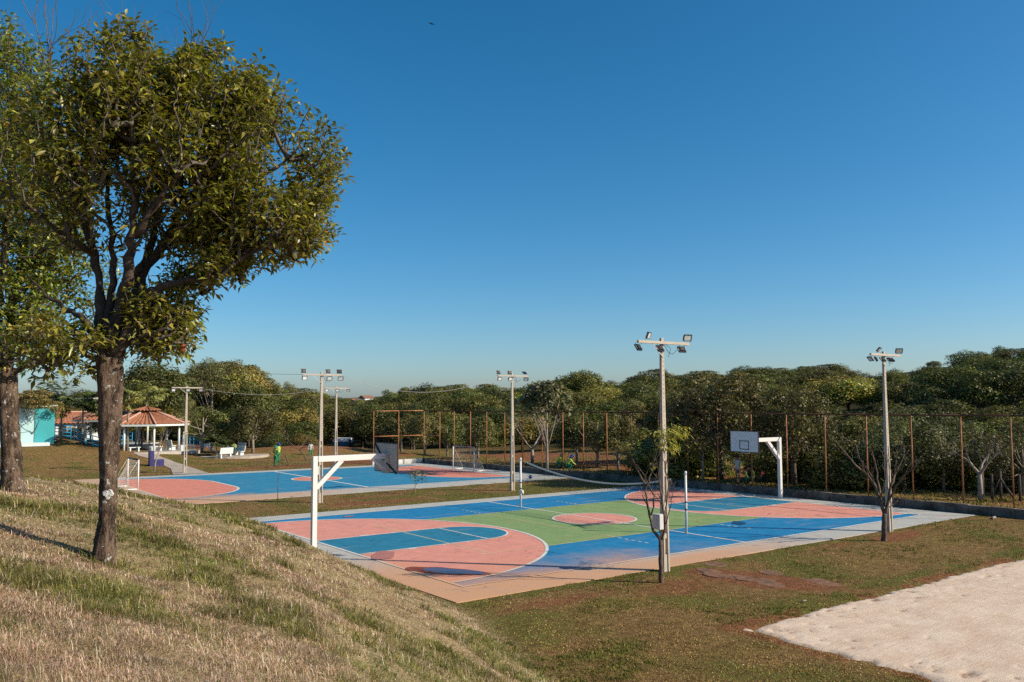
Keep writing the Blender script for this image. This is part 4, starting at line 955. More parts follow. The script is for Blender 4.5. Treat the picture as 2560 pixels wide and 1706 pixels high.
# the two young trees on the near lawn: limbs laid out from the picture at each tree's own distance
def limb_tree(base_px, D, limbs, label, mat, seed, name='young_tree', twigs=2, tl=.32, leafat=(), tw_from=.35):
    g = np.random.default_rng(seed); b = CAM+ray(*base_px)*D; b[2] = Hs(b[0], b[1]); root = empty(name, b); tag(root, label, 'tree', 'young trees on the near lawn')
    first = True; allv = []
    mbb = MB()
    for li, (pts, r0, r1) in enumerate(limbs):
        w = []
        for q in pts:
            o = q[2] if len(q) > 2 else 0.0
            w.append(Vector(CAM+ray(q[0], q[1])*(D+o))-Vector(b))
        if li == 0: w[0] = Vector((0, 0, -.15))
        # refine
        fine = []
        for i in range(len(w)-1):
            for k in range(3): fine.append(w[i].lerp(w[i+1], k/3)+(Vector(g.normal(0, .012, 3)) if k else Vector()))
        fine.append(w[-1]); rr = list(np.linspace(r0, r1, len(fine)))
        if li == 0: mb = MB(); mb.tube(fine, rr, 9); mb.build('trunk', mat, root)
        else:
            mbb.tube(fine, rr, 6)
            for i in range(int(len(fine)*tw_from), len(fine)):
                for k in range(twigs if g.random() < .75 else 0):
                    d = (fine[i]-fine[max(i-1, 0)]).normalized(); a = Vector(g.normal(0, 1, 3)); a = (a-d*a.dot(d)).normalized()
                    grow(mbb, g, fine[i], (d*.6+a*.6+Vector((0, 0, .45))).normalized(), tl*g.uniform(.6, 1.4), max(.006, rr[i]*.45), 1 if g.random() < .6 else 0, 2, .5, .3)
            allv.append(fine)
    mbb.build('branches', mat, root)
    if leafat:
        Vs, Fs, Cs, n = [], [], [], 0
        for (px, py, o, rx, cnt, drop) in leafat:
            c = np.array(CAM+ray(px, py)*(D+o))-b
            for k in range(cnt):
                p = c+g.normal(0, rx, 3)*np.array([1, 1, .45]); az = g.uniform(0, 6.28)
                d = np.array([math.cos(az), math.sin(az), -drop*g.uniform(.2, 1.3)]); d /= np.linalg.norm(d)
                V, F, C = long_leaf(p, d, g.uniform(.13, .24), .045, g, (.37, .40, .07)); Vs.append(V); Fs.append(F+n); Cs.append(C); n += len(V)
        link('foliage', raw_mesh('foliage', np.concatenate(Vs), np.concatenate(Fs), [m_gloss], col=np.concatenate(Cs)), root)
    return root
def long_leaf(p, d, L, Wd, g, col, droop=.25):
    s = np.cross(d, [0, 0, 1]); s = s/(np.linalg.norm(s)+1e-6); n = np.cross(s, d); roll = g.normal(0, .5); s2 = s*math.cos(roll)+n*math.sin(roll); n2 = np.cross(s2, d)
    m = p+d*L*.5-n2*Wd*.18; tip = p+d*L+np.array([0, 0, -droop*L])
    V = np.stack([p, m+s2*Wd*.5+n2*Wd*.2, m, m-s2*Wd*.5+n2*Wd*.2, tip]); F = np.array([[0, 1, 2], [0, 2, 3], [1, 4, 2], [2, 4, 3]])
    c = np.clip(np.asarray(col)*(1+.22*g.normal())*(1+.08*g.normal(size=3)), .01, .8); return V, F, np.tile(c, (5, 1))
m_ybark = plain('young_tree_bark', (.17, .12, .085), .9, .5, 6, .4, c2=(.05, .035, .027))
D1 = math.hypot(*(np.array(at(1653, 1456))[:2]-CAM[:2]))
limb_tree((1653, 1456), D1, [
    ([(1653, 1456), (1651, 1400), (1652, 1350)], .075, .058),
    ([(1652, 1352), (1632, 1325), (1624, 1290), (1618, 1250), (1610, 1205), (1596, 1180), (1582, 1150, -.2), (1570, 1118, -.3)], .05, .014),
    ([(1624, 1292), (1634, 1270), (1636, 1240, .2), (1622, 1215, .3), (1612, 1190, .35), (1588, 1160, .4)], .03, .012),
    ([(1613, 1225), (1622, 1200), (1632, 1170, .15), (1640, 1135, .2), (1650, 1100, .25)], .026, .010),
    ([(1653, 1352), (1662, 1325), (1661, 1290), (1655, 1250), (1650, 1215, -.2), (1646, 1185, -.2), (1651, 1140, -.1), (1660, 1110)], .04, .012),
    ([(1661, 1292), (1668, 1250, .3), (1672, 1210, .4), (1664, 1180, .4), (1668, 1140, .4), (1680, 1105, .4)], .026, .010),
    ([(1664, 1310), (1674, 1275, -.3), (1681, 1240, -.4), (1688, 1205, -.5)], .016, .006),
    ], 'young tree with a forked trunk and leafy top before the tall pole', m_ybark, 41, twigs=1, tl=.30,
    leafat=((1684, 1076, -.1, .24, 120, .5), (1664, 1090, -.2, .2, 90, .6), (1672, 1116, -.1, .18, 80, .7), (1570, 1115, -.3, .16, 22, -.4), (1578, 1135, -.2, .2, 16, -.3), (1640, 1165, .2, .1, 8, .2), (1712, 1080, .3, .10, 22, .9)))
D2 = math.hypot(*(np.array(at(2208, 1352))[:2]-CAM[:2]))
limb_tree((2208, 1352), D2, [
    ([(2208, 1353), (2210, 1320), (2212, 1284)], .11, .085),
    ([(2212, 1288), (2202, 1255), (2190, 1220), (2170, 1190), (2140, 1165, -.5), (2115, 1135, -.7), (2090, 1105, -.8), (2070, 1092, -.9)], .07, .014),
    ([(2192, 1222), (2178, 1190, .5), (2150, 1150, .8), (2138, 1110, 1.0), (2110, 1095, 1.1), (2092, 1080, 1.2)], .045, .012),
    ([(2202, 1252), (2196, 1210, .5), (2190, 1170, .7), (2180, 1130, .8), (2165, 1110, .9)], .04, .012),
    ([(2213, 1286), (2222, 1250), (2226, 1215), (2240, 1180, .4), (2255, 1150, .6), (2262, 1125, .7)], .065, .014),
    ([(2222, 1250), (2240, 1215, -.5), (2262, 1185, -.8), (2285, 1170, -1.0), (2296, 1150, -1.1)], .045, .012),
    ([(2200, 1245), (2212, 1205, -.6), (2216, 1160, -.8), (2208, 1125, -.9)], .04, .011),
    ([(2226, 1218), (2238, 1170, -.3), (2243, 1130, -.4)], .035, .011),
    ([(2214, 1275), (2232, 1262, .3), (2245, 1252, .4)], .03, .012),
    ], 'leafless spreading young tree in front of the right-hand pole', m_ybark, 42, twigs=1, tl=.42)
# ---- palms
def palm(loc, h, nf, fl, label, seed, col=(.075, .095, .024), up=.5, trunk_r=.1, lean=(0, 0)):
    g = np.random.default_rng(seed); root = empty('palm_tree', loc); tag(root, label, 'palm', 'palms around the kiosks')
    top = Vector((lean[0], lean[1], h)); mb = MB(); mb.tube([(0, 0, -.2), top*.5+Vector((0, 0, 0)), top], [trunk_r*1.2, trunk_r*.9, trunk_r*.8], 8); mb.build('trunk', m_pbark, root)
    Vs, Fs, Cs, n = [], [], [], 0; mr = MB()
    for k in range(nf):
        az = 2*math.pi*k/nf+g.normal(0, .25); el = g.uniform(-.1, 1.0)*up+.25; L = fl*g.uniform(.75, 1.15); p = np.array(top); d = np.array([math.cos(az)*math.cos(el), math.sin(az)*math.cos(el), math.sin(el)]); rach = [p.copy()]
        S = 14
        for i in range(S): d = d+np.array([0, 0, -.05*(1+i*.05)]); d /= np.linalg.norm(d); p = p+d*L/S; rach.append(p.copy())
        mr.tube(rach, list(np.linspace(.022, .006, S+1)), 4, cap=False)
        for i in range(2, S+1):
            dd = unit(rach[i]-rach[i-1]); s = np.cross(dd, [0, 0, 1]); s /= np.linalg.norm(s)+1e-6
            for q in (-1, 1):
                for e in (0, .5):
                    b_ = rach[i]+dd*e*L/S; ld = unit(s*q*.85+dd*.45+np.array([0, 0, -.25+g.normal(0, .12)]))
                    V, F, C = long_leaf(b_, ld, fl*.26*math.sin(math.pi*min(1, (i+.5)/(S+2)))+.1, .15, g, col); Vs.append(V); Fs.append(F+n); Cs.append(C); n += 5
    link('frond_leaflets', raw_mesh('frond_leaflets', np.concatenate(Vs), np.concatenate(Fs), [m_leaf], col=np.concatenate(Cs)), root); mr.build('frond_stems', m_leaf if False else m_twig, root)
def palmat(px, py, ytop, *a, **k):
    g = gnd(px, py); D = math.hypot(g.x-CAM[0], g.y-CAM[1]); palm(g, top_height(px, ytop, D, g.z), *a, **k)
palmat(152, 1103, 1010, 14, 3.4, 'tall dark palm left of the tiled annexe', 51, (.075, .095, .028), 1.25)
palmat(205, 1112, 1015, 12, 2.4, 'palm with bare stems just left of the big trunk', 52, (.06, .075, .022), .7)
palmat(318, 1128, 990, 13, 2.5, 'yellowish palm right of the big trunk behind the kiosk roof', 53, (.30, .28, .09), .8)
palmat(352, 1122, 992, 13, 2.4, 'yellowish palm with a leaning stem above the kiosk roof', 54, (.30, .285, .095), .8, lean=(.5, 0))
palmat(296, 1130, 1020, 10, 2.0, 'small golden palm touching the right edge of the big trunk', 55, (.33, .28, .085), .7)
palmat(541, 1140, 1108, 16, 1.5, 'short green palm beside the nearest bench', 56, (.06, .085, .022), .8, .08)

# ------------------------------------------------------------------ park kiosks, building, benches
m_tile = plain('terracotta_tile', (.41, .175, .095), .85, .4, 3, .3, c2=(.22, .085, .05)); m_ridge = plain('pale_ridge_tile', (.55, .32, .24), .9, .25, 4)
m_cyan = plain('pale_cyan_wall', (.42, .60, .60), .85, .08, 1.5); m_turq = plain('turquoise_wall', (.05, .34, .37), .8, .1, 1.5)
m_brail = plain('blue_railing_paint', (.014, .29, .56), .45, .1); m_pale = plain('pale_plaster', (.66, .70, .68), .85, .12, 2)
m_bench = plain('white_concrete_bench', (.62, .68, .67), .8, .12, 3); m_shade = plain('kiosk_floor_concrete', (.45, .40, .36), .9, .2, 2)
def tiled_panel(mb, a, b, c, d, ribs):
    """corrugated roof face: eave a-b, ridge d-c"""
    a, b, c, d = map(Vector, (a, b, c, d)); n = (b-a).cross(d-a).normalized(); m = ribs*4; rows = 5
    vs = []; fs = []
    for j in range(rows+1):
        for k in range(m+1):
            t = k/m; s = j/rows; p = (a.lerp(b, t)).lerp(d.lerp(c, t), s); p = p+n*(.05*math.cos(2*math.pi*t*ribs)+.02*((j % 2)))
            vs.append(p)
    for j in range(rows):
        for k in range(m): q = j*(m+1)+k; fs.append((q, q+1, q+m+2, q+m+1))
    mb.add(vs, fs, True)
def kiosk(g, rz, rx, ry, eave, rise, label, group, cols=True, ridge=1.2):
    root = empty('picnic_kiosk', g, rz); tag(root, label, 'kiosk', group)
    mb = MB(); mb.prism([(-rx*.95, -ry*.95), (rx*.95, -ry*.95), (rx*.95, ry*.95), (-rx*.95, ry*.95)], -.6, .06); mb.build('floor', m_shade, root)
    # hipped octagon-like roof: cut corners
    k = .42; ev = [(-rx, -ry*k), (-rx*k, -ry), (rx*k, -ry), (rx, -ry*k), (rx, ry*k), (rx*k, ry), (-rx*k, ry), (-rx, ry*k)]
    q = .16; tp = [(x*q, y*q) for x, y in ev]
    roof = None
    for i in range(8):
        a, b = ev[i], ev[(i+1) % 8]; c, d = tp[(i+1) % 8], tp[i]
        mb = MB(); tiled_panel(mb, (*a, eave), (*b, eave), (*c, eave+rise), (*d, eave+rise), 9 if i % 2 else 7)
        o = mb.build('roof_panel', m_tile, root)
        mb = MB(); mb.tube([(*ev[i], eave+.05), (*tp[i], eave+rise+.06)], .10, 6); mb.build('ridge_cap', m_ridge, root)
        mb = MB(); mb.beam((a[0]*.99, a[1]*.99, eave-.12), (b[0]*.99, b[1]*.99, eave-.12), .08, .17); mb.build('fascia', m_pale, root)
        mb = MB(); mb.tube([(a[0]*.86, a[1]*.86, 0), (a[0]*.86, a[1]*.86, eave-.02)], .10, 8); mb.build('column', m_pale, root)
    # raised lantern roof
    l = [(x*.32, y*.32) for x, y in ev]
    for i in range(0, 8):
        a, b = l[i], l[(i+1) % 8]
        mb = MB(); tiled_panel(mb, (*a, eave+rise*1.0+.12), (*b, eave+rise+.12), (0, 0, eave+rise*1.42), (0, 0, eave+rise*1.42), 3); mb.build('lantern_roof', m_tile, root)
    return root
KI = gnd(370, 1133); K2 = gnd(262, 1128)
k1 = kiosk(KI+Vector((.6, 3.2, 0)), .35, 3.7, 3.7, 2.7, 1.15, 'open kiosk with an orange tiled roof beside the pale floodlight pole', 'tiled picnic kiosks')
g = gnd(278, 1124); kiosk(g+Vector((2, 9, .05)), .1, 3.5, 3.5, 2.6, 1.1, 'open tiled kiosk mostly hidden behind the big tree trunk', 'tiled picnic kiosks')
def bench(g, rz, label, back=True, w=1.5, s=1.0):
    r = empty('concrete_bench', g, rz); tag(r, label, 'bench', 'pale concrete benches'); 
    mb = MB(); mb.box((0, 0, .44*s), (w*s, .42*s, .07*s)); mb.build('seat', m_bench, r, bevel=.01)
    for q in (-.36, .36): mb = MB(); mb.box((q*w*s, 0, .2*s), (.14*s, .36*s, .41*s)); mb.build('leg', m_bench, r, bevel=.01)
    if back: mb = MB(); mb.box((0, .24*s, .72*s), (w*s, .07*s, .55*s), mat=Matrix.Rotation(-.2, 3, 'X')); mb.build('backrest', m_bench, r, bevel=.01)
def table(g, label):
    r = empty('concrete_table', g); tag(r, label, 'table', 'concrete picnic tables')
    mb = MB(); mb.box((0, 0, .76), (1.0, 1.0, .08)); mb.build('top', m_bench, r, bevel=.01); mb = MB(); mb.tube([(0, 0, -.1), (0, 0, .74)], [.22, .16], 10); mb.build('pedestal', m_bench, r)
bench(gnd(562, 1146), 3.5, 'white concrete bench with its back towards the court, nearest on the round pad')
bench(gnd(597, 1140), 1.75+math.pi, 'white concrete bench seen side on at the edge of the round pad')
bench(gnd(603, 1134)+Vector((.5, 2.0, 0)), 1.75+math.pi, 'white concrete bench just behind the side-on bench on the round pad')
bench(gnd(518, 1128), 0.3, 'pale concrete bench under the bushy tree beside the blue railing')
table(gnd(577, 1136)+Vector((0, .6, 0)), 'concrete table in the middle of the round pad of benches')
table(gnd(535, 1126)+Vector((0, 1, 0)), 'dark concrete table under the bushy tree')
m_path = plain('worn_concrete_path', (.42, .35, .29), .9, .25, 1.2, .2)
pad = gnd(580, 1139); mb = MB(); mb.prism([(pad.x+3.6*math.cos(a), pad.y+3.0*math.sin(a)) for a in np.linspace(0, 2*math.pi, 33)[:-1]], pad.z-.3, pad.z+.03); tag(mb.build('bench_pad', m_path), kind='structure', label='round concrete pad under the benches')
kc = KI+Vector((.6, 3.2, 0))
bench(kc+Vector((-1.6, -2.0, .06)), .35, 'backless pale bench at the front of the open kiosk', False, 1.2)
table(kc+Vector((.6, -.6, .06)), 'pale concrete table inside the open kiosk'); bench(kc+Vector((.4, -1.9, .06)), .35, 'backless bench before the table inside the open kiosk', False, 1.3); bench(kc+Vector((2.2, -.6, .06)), 1.7, 'pale bench beside the right columns of the open kiosk', True, 1.3)
# path ribbon
pp = [gnd(478, 1186), gnd(455, 1172), gnd(425, 1160), gnd(395, 1148), gnd(370, 1140), KI+Vector((0, .5, 0))]
mb = MB(); wds = [2.6, 1.7, 1.5, 1.5, 1.8, 2.6]; fine_p = []
for k in range(len(pp)-1):
    for j in range(6): t = j/6; v = pp[k].lerp(pp[k+1], t); fine_p.append((v, wds[k]*(1-t)+wds[k+1]*t))
vs = []; fs = []
for k, (v, w) in enumerate(fine_p):
    d = (fine_p[min(k+1, len(fine_p)-1)][0]-fine_p[max(k-1, 0)][0]); d.z = 0; d.normalize(); nrm = Vector((-d.y, d.x, 0))
    for e in (-.5, 0, .5): q = v+nrm*w*e; vs.append((q.x, q.y, Hs(q.x, q.y)+.035))
for k in range(len(fine_p)-1):
    for e in (0, 1): fs.append((k*3+e+1, k*3+e, k*3+3+e, k*3+4+e))
mb.add(vs, fs); tag(mb.build('footpath', m_path), kind='structure', label='concrete footpath curving up to the kiosk')

# drinking fountain with blue mosaic tiles
m_mos, nt, bs = new_mat('blue_mosaic'); v = objco(nt); br = nt.nodes.new('ShaderNodeTexBrick'); br.offset = 0.0
mp = nt.nodes.new('ShaderNodeMapping'); nt.links.new(v, mp.inputs[0]); mp.inputs['Rotation'].default_value = (R(90), 0, 0); nt.links.new(mp.outputs[0], br.inputs[0])
br.inputs['Color1'].default_value = (.020, .016, .15, 1); br.inputs['Color2'].default_value = (.012, .012, .085, 1); br.inputs['Mortar'].default_value = (.11, .10, .20, 1)
br.inputs['Scale'].default_value = 1; br.inputs['Brick Width'].default_value = .105; br.inputs['Row Height'].default_value = .105; br.inputs['Mortar Size'].default_value = .007
nt.links.new(br.outputs[0], bs.inputs['Base Color']); bs.inputs['Roughness'].default_value = .3
g = gnd(388, 1165); fo = empty('drinking_fountain', g, .0); tag(fo, 'L-shaped drinking fountain clad in dark blue mosaic tiles beside the path', 'fountain')
mb = MB(); mb.box((-.34, 0, .6), (.34, .62, 1.32)); mb.build('column', m_mos, fo, bevel=.008)
mb = MB(); mb.box((.23, 0, .235), (.80, .60, .59)); mb.build('basin', m_mos, fo, bevel=.008)
mb = MB(); mb.tube([(-.17, 0, .9), (-.05, 0, .9), (-.04, 0, .84)], .018, 6); mb.build('tap', m_steel, fo)

# turquoise building and tiled annexe
BG = gnd(95, 1108)
az = math.atan2(BG.y-CAM[1], BG.x-CAM[0])
bl = empty('park_building', BG+Vector((-4.4, 3.2, -.1)), 0.0); tag(bl, 'pale cyan building with a turquoise end wall behind the left trees', 'building')
mb = MB(); mb.box((0, 0, 1.75), (11, 9, 3.5)); mb.build('wall', m_cyan, bl)
mb = MB(); mb.box((0, 0, 3.5), (11.4, 9.4, .14)); mb.build('roof_slab', m_pale, bl)
mb = MB(); mb.box((4.7, -4.53, 1.7), (1.6, .06, 3.3)); mb.build('painted_panel', m_turq, bl)
for x in (-3.5, -.8): mb = MB(); mb.box((x, -4.52, 2.2), (1.2, .06, 1.0)); mb.build('window', m_dgrey, bl)
mb = MB(); mb.box((-4, -4.9, .06), (18, 1.6, .3)); mb.build('plinth', m_bench, bl)
q_ = CAM+ray(176, 1060)*128; g2 = Vector((q_[0], q_[1], q_[2]-2.75)); hu = empty('tiled_annexe', g2, .1); tag(hu, 'small annexe with an orange tiled roof behind the palms', 'building')
mb = MB(); mb.box((0, 0, 1.5), (6, 5, 3.0)); mb.build('wall', m_pale, hu)
for s, nm in ((-1, 0), (1, 0)):
    mb = MB(); tiled_panel(mb, (-3.5*-s, s*3.1, 2.9), (3.5*-s, s*3.1, 2.9), (2.0*-s, 0, 4.3), (-2.0*-s, 0, 4.3), 14); mb.build('roof_panel', m_tile, hu)
    mb = MB(); tiled_panel(mb, (s*3.5, s*-3.1, 2.9), (s*3.5, s*3.1, 2.9), (s*2.0, 0, 4.3), (s*2.0, 0, 4.3), 12); mb.build('roof_panel', m_tile, hu)
mb = MB(); mb.tube([(-2, 0, 4.34), (2, 0, 4.34)], .1, 6); mb.build('ridge_cap', m_ridge, hu)
for x in (-1.6, .6): mb = MB(); mb.box((x, -2.52, 1.6), (.9, .06, 1.9)); mb.build('door', m_dgrey, hu)
# blue railings
def railing(pts, h, label, n_r=3, r=.042):
    pts = [Vector(p) for p in pts]; o = pts[0]; rt = empty('blue_railing', o); tag(rt, label, 'railing', 'blue tube railings of the ramps')
    for k in range(len(pts)-1):
        a, b = pts[k]-o, pts[k+1]-o; L = (b-a).length; n = max(1, int(L/1.3))
        for j in range(n+1 if k == len(pts)-2 else n):
            p = a.lerp(b, j/n); mb = MB(); mb.tube([p-Vector((0, 0, .1)), p+Vector((0, 0, h))], r, 6); mb.build('post', m_brail, rt)
        for q in range(n_r):
            z = h*(q+1)/n_r; mb = MB(); mb.tube([a+Vector((0, 0, z)), b+Vector((0, 0, z))], r, 6); mb.build('rail', m_brail, rt)
railing([gnd(150, 1104)+Vector((0, 3, .2)), gnd(186, 1106)+Vector((0, 2, .2))], 1.3, 'blue railing of the upper landing in front of the tiled annexe', 4)
railing([gnd(186, 1107)+Vector((0, .5, .15)), gnd(215, 1116), gnd(247, 1126)], 1.15, 'sloping blue ramp railing descending towards the tree trunk')
railing([gnd(270, 1122)+Vector((0, 3, 0)), gnd(360, 1122)+Vector((0, 5, 0))], 1.5, 'blue railing seen through the columns of the open kiosk', 4)
railing([gnd(460, 1126)+Vector((0, 2, 0)), gnd(503, 1128)], 1.4, 'blue railing between the pale pole and the bushy tree', 4)
m_bag = plain('black_plastic_bag', (.015, .015, .017), .3, .2, 5, .4)
for k, px in enumerate((106, 118, 128)):
    g = gnd(px, 1109); o = MB().sphere((0, 0, .28), (.48, .4, .36), 12, 8).build('rubbish_bag', m_bag, None, g); o.scale = (1+.15*k, 1, 1-.12*k)
    tag(o, ('black rubbish bag nearest the cyan building', 'black rubbish bag between two others on the kerb', 'flattest black rubbish bag, nearest the blue landing')[k], 'bag', 'black bags beside the cyan building')
# playground posts
sw = gnd(575, 1108); rt = empty('rusty_frame', sw+Vector((2, 14, 0))); tag(rt, 'rusty orange pipe frame on a white kerb behind the bushy trees', 'frame')
mb = MB(); mb.box((1.5, -.2, .55), (7.5, .25, .8)); mb.build('kerb', m_kerbw, rt)
for x in (-3.4, -2.2, -1.4, .6, 2.4, 4.6): mb = MB(); mb.tube([(x, 0, 0), (x, 0, 4.2)], .06, 6); mb.build('post', m_rust, rt)
mb = MB(); mb.tube([(-3.4, 0, 4.2), (4.6, 0, 4.2)], .05, 6); mb.build('top_rail', m_rust, rt)

# ------------------------------------------------------------------ bus and far houses
m_busb = plain('bus_blue', (.05, .11, .20), .35, .1, spec=.5); m_busw = plain('bus_white', (.70, .72, .74), .35, .06); m_bglass = plain('bus_glass', (.012, .016, .022), .08, .1, spec=.8)
d = ray(858, 1097); D_ = 121; bx = CAM+d*D_; busz = bx[2]-2.75
bus = empty('minibus', (bx[0], bx[1], busz), math.atan2(d[1], d[0])+math.pi-.13); tag(bus, 'dark blue minibus with a white roof parked beyond the soil mound', 'bus')
prof = [(0, .35), (2.45, .35)]
mb = MB(); xs_ = [(3.3, .4), (3.3, 1.1), (3.12, 1.5), (2.85, 2.35), (2.6, 2.6), (-3.4, 2.6), (-3.5, .4)]
n = len(xs_); vs = [(x, -1.08, z) for x, z in xs_]+[(x, 1.08, z) for x, z in xs_]
mb.add(vs, [tuple(range(n)), tuple(range(2*n-1, n-1, -1))]+[(k, n+k, n+(k+1) % n, (k+1) % n) for k in range(n)]); bo = mb.build('body', m_busb, bus, bevel=.08)
mb = MB(); mb.box((-.25, 0, 2.62), (6.1, 2.1, .34)); mb.build('roof', m_busw, bus, bevel=.06)
mb = MB(); mb.beam((3.16, 0, 1.45), (2.86, 0, 2.38), 1.92, .03, up=(1, 0, .3)); mb.build('windscreen', m_bglass, bus)
for s in (-1, 1):
    for k in range(4): mb = MB(); mb.box((2.1-1.35*k, s*1.085, 1.85), (1.15, .03, .75)); mb.build('window', m_bglass, bus)
    mb = MB(); mb.box((3.31, s*.78, .85), (.04, .34, .2)); mb.build('headlight', m_glass, bus)
    mb = MB(); mb.box((3.2, s*1.22, 1.75), (.12, .16, .36)); mb.build('mirror', m_black, bus)
    for x in (-2.2, 2.1): mb = MB(); mb.tube([(x, s*.92, .42), (x, s*1.1, .42)], .42, 16); mb.build('wheel', m_black, bus)
mb = MB(); mb.box((3.33, 0, .55), (.08, 2.1, .22)); mb.build('bumper', m_busw, bus)
m_ftile = plain('faded_far_tiles', (.26, .13, .09), .9, .3, 1)
m_far = plain('far_white_plaster', (.70, .66, .62), .9, .15, 1)
def far_house(px, py, dist, w, h, dp, rz, label, roof=None):
    p = atd(px, py, dist); r = empty('far_house', (p.x, p.y, p.z-h), rz); tag(r, label, 'house', 'houses on the far ridge')
    mb = MB(); mb.box((0, 0, h/2-1), (w, dp, h+2)); mb.build('wall', m_far, r)
    for q in (-.28, .12): mb = MB(); mb.box((q*w, -dp/2-.03, h*.62), (w*.16, .06, h*.3)); mb.build('window', m_dgrey, r)
    if roof:
        mb = MB(); e = .5
        vs = [(-w/2-e, -dp/2-e, h), (w/2+e, -dp/2-e, h), (w/2+e, dp/2+e, h), (-w/2-e, dp/2+e, h), (-w/2-e, 0, h+1.7), (w/2+e, 0, h+1.7)]
        mb.add(vs, [(0, 1, 5, 4), (2, 3, 4, 5), (1, 2, 5), (3, 0, 4)]); mb.build('roof', m_ftile, r)
    else:
        mb = MB(); mb.box((0, 0, h+.1), (w+.4, dp+.4, .3)); mb.build('roof', m_far, r)
far_house(730, 984, 520, 12, 7, 8, .7, 'white flat-roofed house among the trees left of the two central poles')
far_house(916, 996, 520, 7, 5, 6, .2, 'white gabled house with a terracotta roof on the far ridge', True)
far_house(886, 1004, 500, 8, 4, 7, .5, 'low terracotta roofed house beside the white gabled one', True)
far_house(1015, 984, 540, 4, 5, 4, .4, 'tiny pale house peeking between the ridge trees')
far_house(815, 1037, 172, 5, 3.4, 5, .95, 'low pale shed showing between the two central poles')
far_house(228, 998, 190, 14, 6, 8, .9, 'pale house far behind the palms at the left')

# ------------------------------------------------------------------ people
m_skin = plain('skin', (.22, .12, .075), .6, .1); m_hiv = plain('hi_vis_yellow', (.42, .50, .08), .7, .15, 8); m_grnc = plain('green_work_cloth', (.02, .22, .08), .85, .2, 6)
m_tealc = plain('bright_green_cloth', (.03, .23, .11), .85, .2, 6); m_boot = plain('dark_boots', (.03, .022, .018), .7); m_bluec = plain('blue_cap_cloth', (.02, .07, .32), .8)
m_khaki = plain('khaki_cloth', (.26, .19, .12), .9, .2, 6); m_greyc = plain('pale_grey_cloth', (.45, .45, .44), .9, .2, 6); m_darkc = plain('dark_cloth', (.03, .03, .035), .9)
def person(loc, rz, joints, mats, label, hat=None, hat_mat=None, brim=False, scale=1.0):
    """joints: name -> local xyz.  One continuous skinned body."""
    J = joints
    edges = [('pel', 'bel'), ('bel', 'che'), ('che', 'nek'), ('nek', 'jaw'), ('jaw', 'hed'), ('hed', 'top')]
    for s in 'LR': edges += [('pel', 'hip'+s), ('hip'+s, 'kne'+s), ('kne'+s, 'ank'+s), ('ank'+s, 'toe'+s), ('che', 'sho'+s), ('sho'+s, 'elb'+s), ('elb'+s, 'wri'+s), ('wri'+s, 'han'+s)]
    rad = {'pel': (.155, .12), 'bel': (.15, .11), 'che': (.17, .12), 'nek': (.06, .06), 'jaw': (.068, .078), 'hed': (.085, .10), 'top': (.06, .07), 'hip': (.095, .095), 'kne': (.062, .062), 'ank': (.045, .045), 'toe': (.042, .03), 'sho': (.075, .07), 'elb': (.046, .046), 'wri': (.034, .034), 'han': (.036, .022)}
    names = list(J); idx = {n: i for i, n in enumerate(names)}
    me = bpy.data.meshes.new('tmp'); me.from_pydata([J[n] for n in names], [(idx[a], idx[b]) for a, b in edges], [])
    ob = bpy.data.objects.new('tmp', me); COL.objects.link(ob); md = ob.modifiers.new('skin', 'SKIN'); md.use_smooth_shade = True
    for n in names:
        sv = me.skin_vertices[0].data[idx[n]]; r = rad.get(n, rad.get(n[:-1])); sv.radius = r; sv.use_root = (n == 'pel')
    ss = ob.modifiers.new('sub', 'SUBSURF'); ss.levels = 1; ss.render_levels = 1
    dg = bpy.context.evaluated_depsgraph_get(); body = bpy.data.meshes.new_from_object(ob.evaluated_get(dg)); bpy.data.objects.remove(ob)
    for m in mats.values(): body.materials.append(m)
    keys = list(mats); seg = []
    reg = lambda a, b: ('head' if b in ('hed', 'top', 'jaw') else 'boot' if b[:3] == 'toe' else 'leg' if b[:3] in ('hip', 'kne', 'ank') else 'hand' if b[:3] == 'han' else 'arm' if b[:3] in ('elb', 'wri') else 'torso')
    segs = [(Vector(J[a]), Vector(J[b]), reg(a, b)) for a, b in edges]
    def near(p):
        bst = (9, 'torso')
        for a, b, k in segs:
            d = b-a; t = max(0, min(1, (p-a).dot(d)/d.length_squared)); q = (p-a-d*t).length
            if q < bst[0]: bst = (q, k)
        return bst[1]
    body.polygons.foreach_set('material_index', [keys.index(near(f.center)) for f in body.polygons]); body.polygons.foreach_set('use_smooth', [True]*len(body.polygons))
    root = empty('person', loc, rz); root.scale = (scale,)*3; tag(root, label, 'person', 'park workers in green and yellow')
    link('body', body, root)
    h = Vector(J['hed']); up = (Vector(J['top'])-h).normalized()
    mb = MB(); mb.sphere(h+Vector((0, -.105, -.02)), (.014, .02, .022), 6, 5); mb.sphere(h+Vector((-.095, 0, -.02)), (.012, .025, .035), 6, 5); mb.sphere(h+Vector((.095, 0, -.02)), (.012, .025, .035), 6, 5); mb.build('face_detail', m_skin, root)
    if hat_mat:
        mb = MB(); mb.sphere(h+Vector((0, .01, .06)), (.115, .13, .10), 12, 8); mb.box(h+Vector((0, -.14, .05)), (.16, .14, .02))
        if brim: mb.tube([h+Vector((0, .13, -.12)), h+Vector((0, .08, .02))], [.11, .12], 10)
        mb.build('cap', hat_mat, root)
    return root
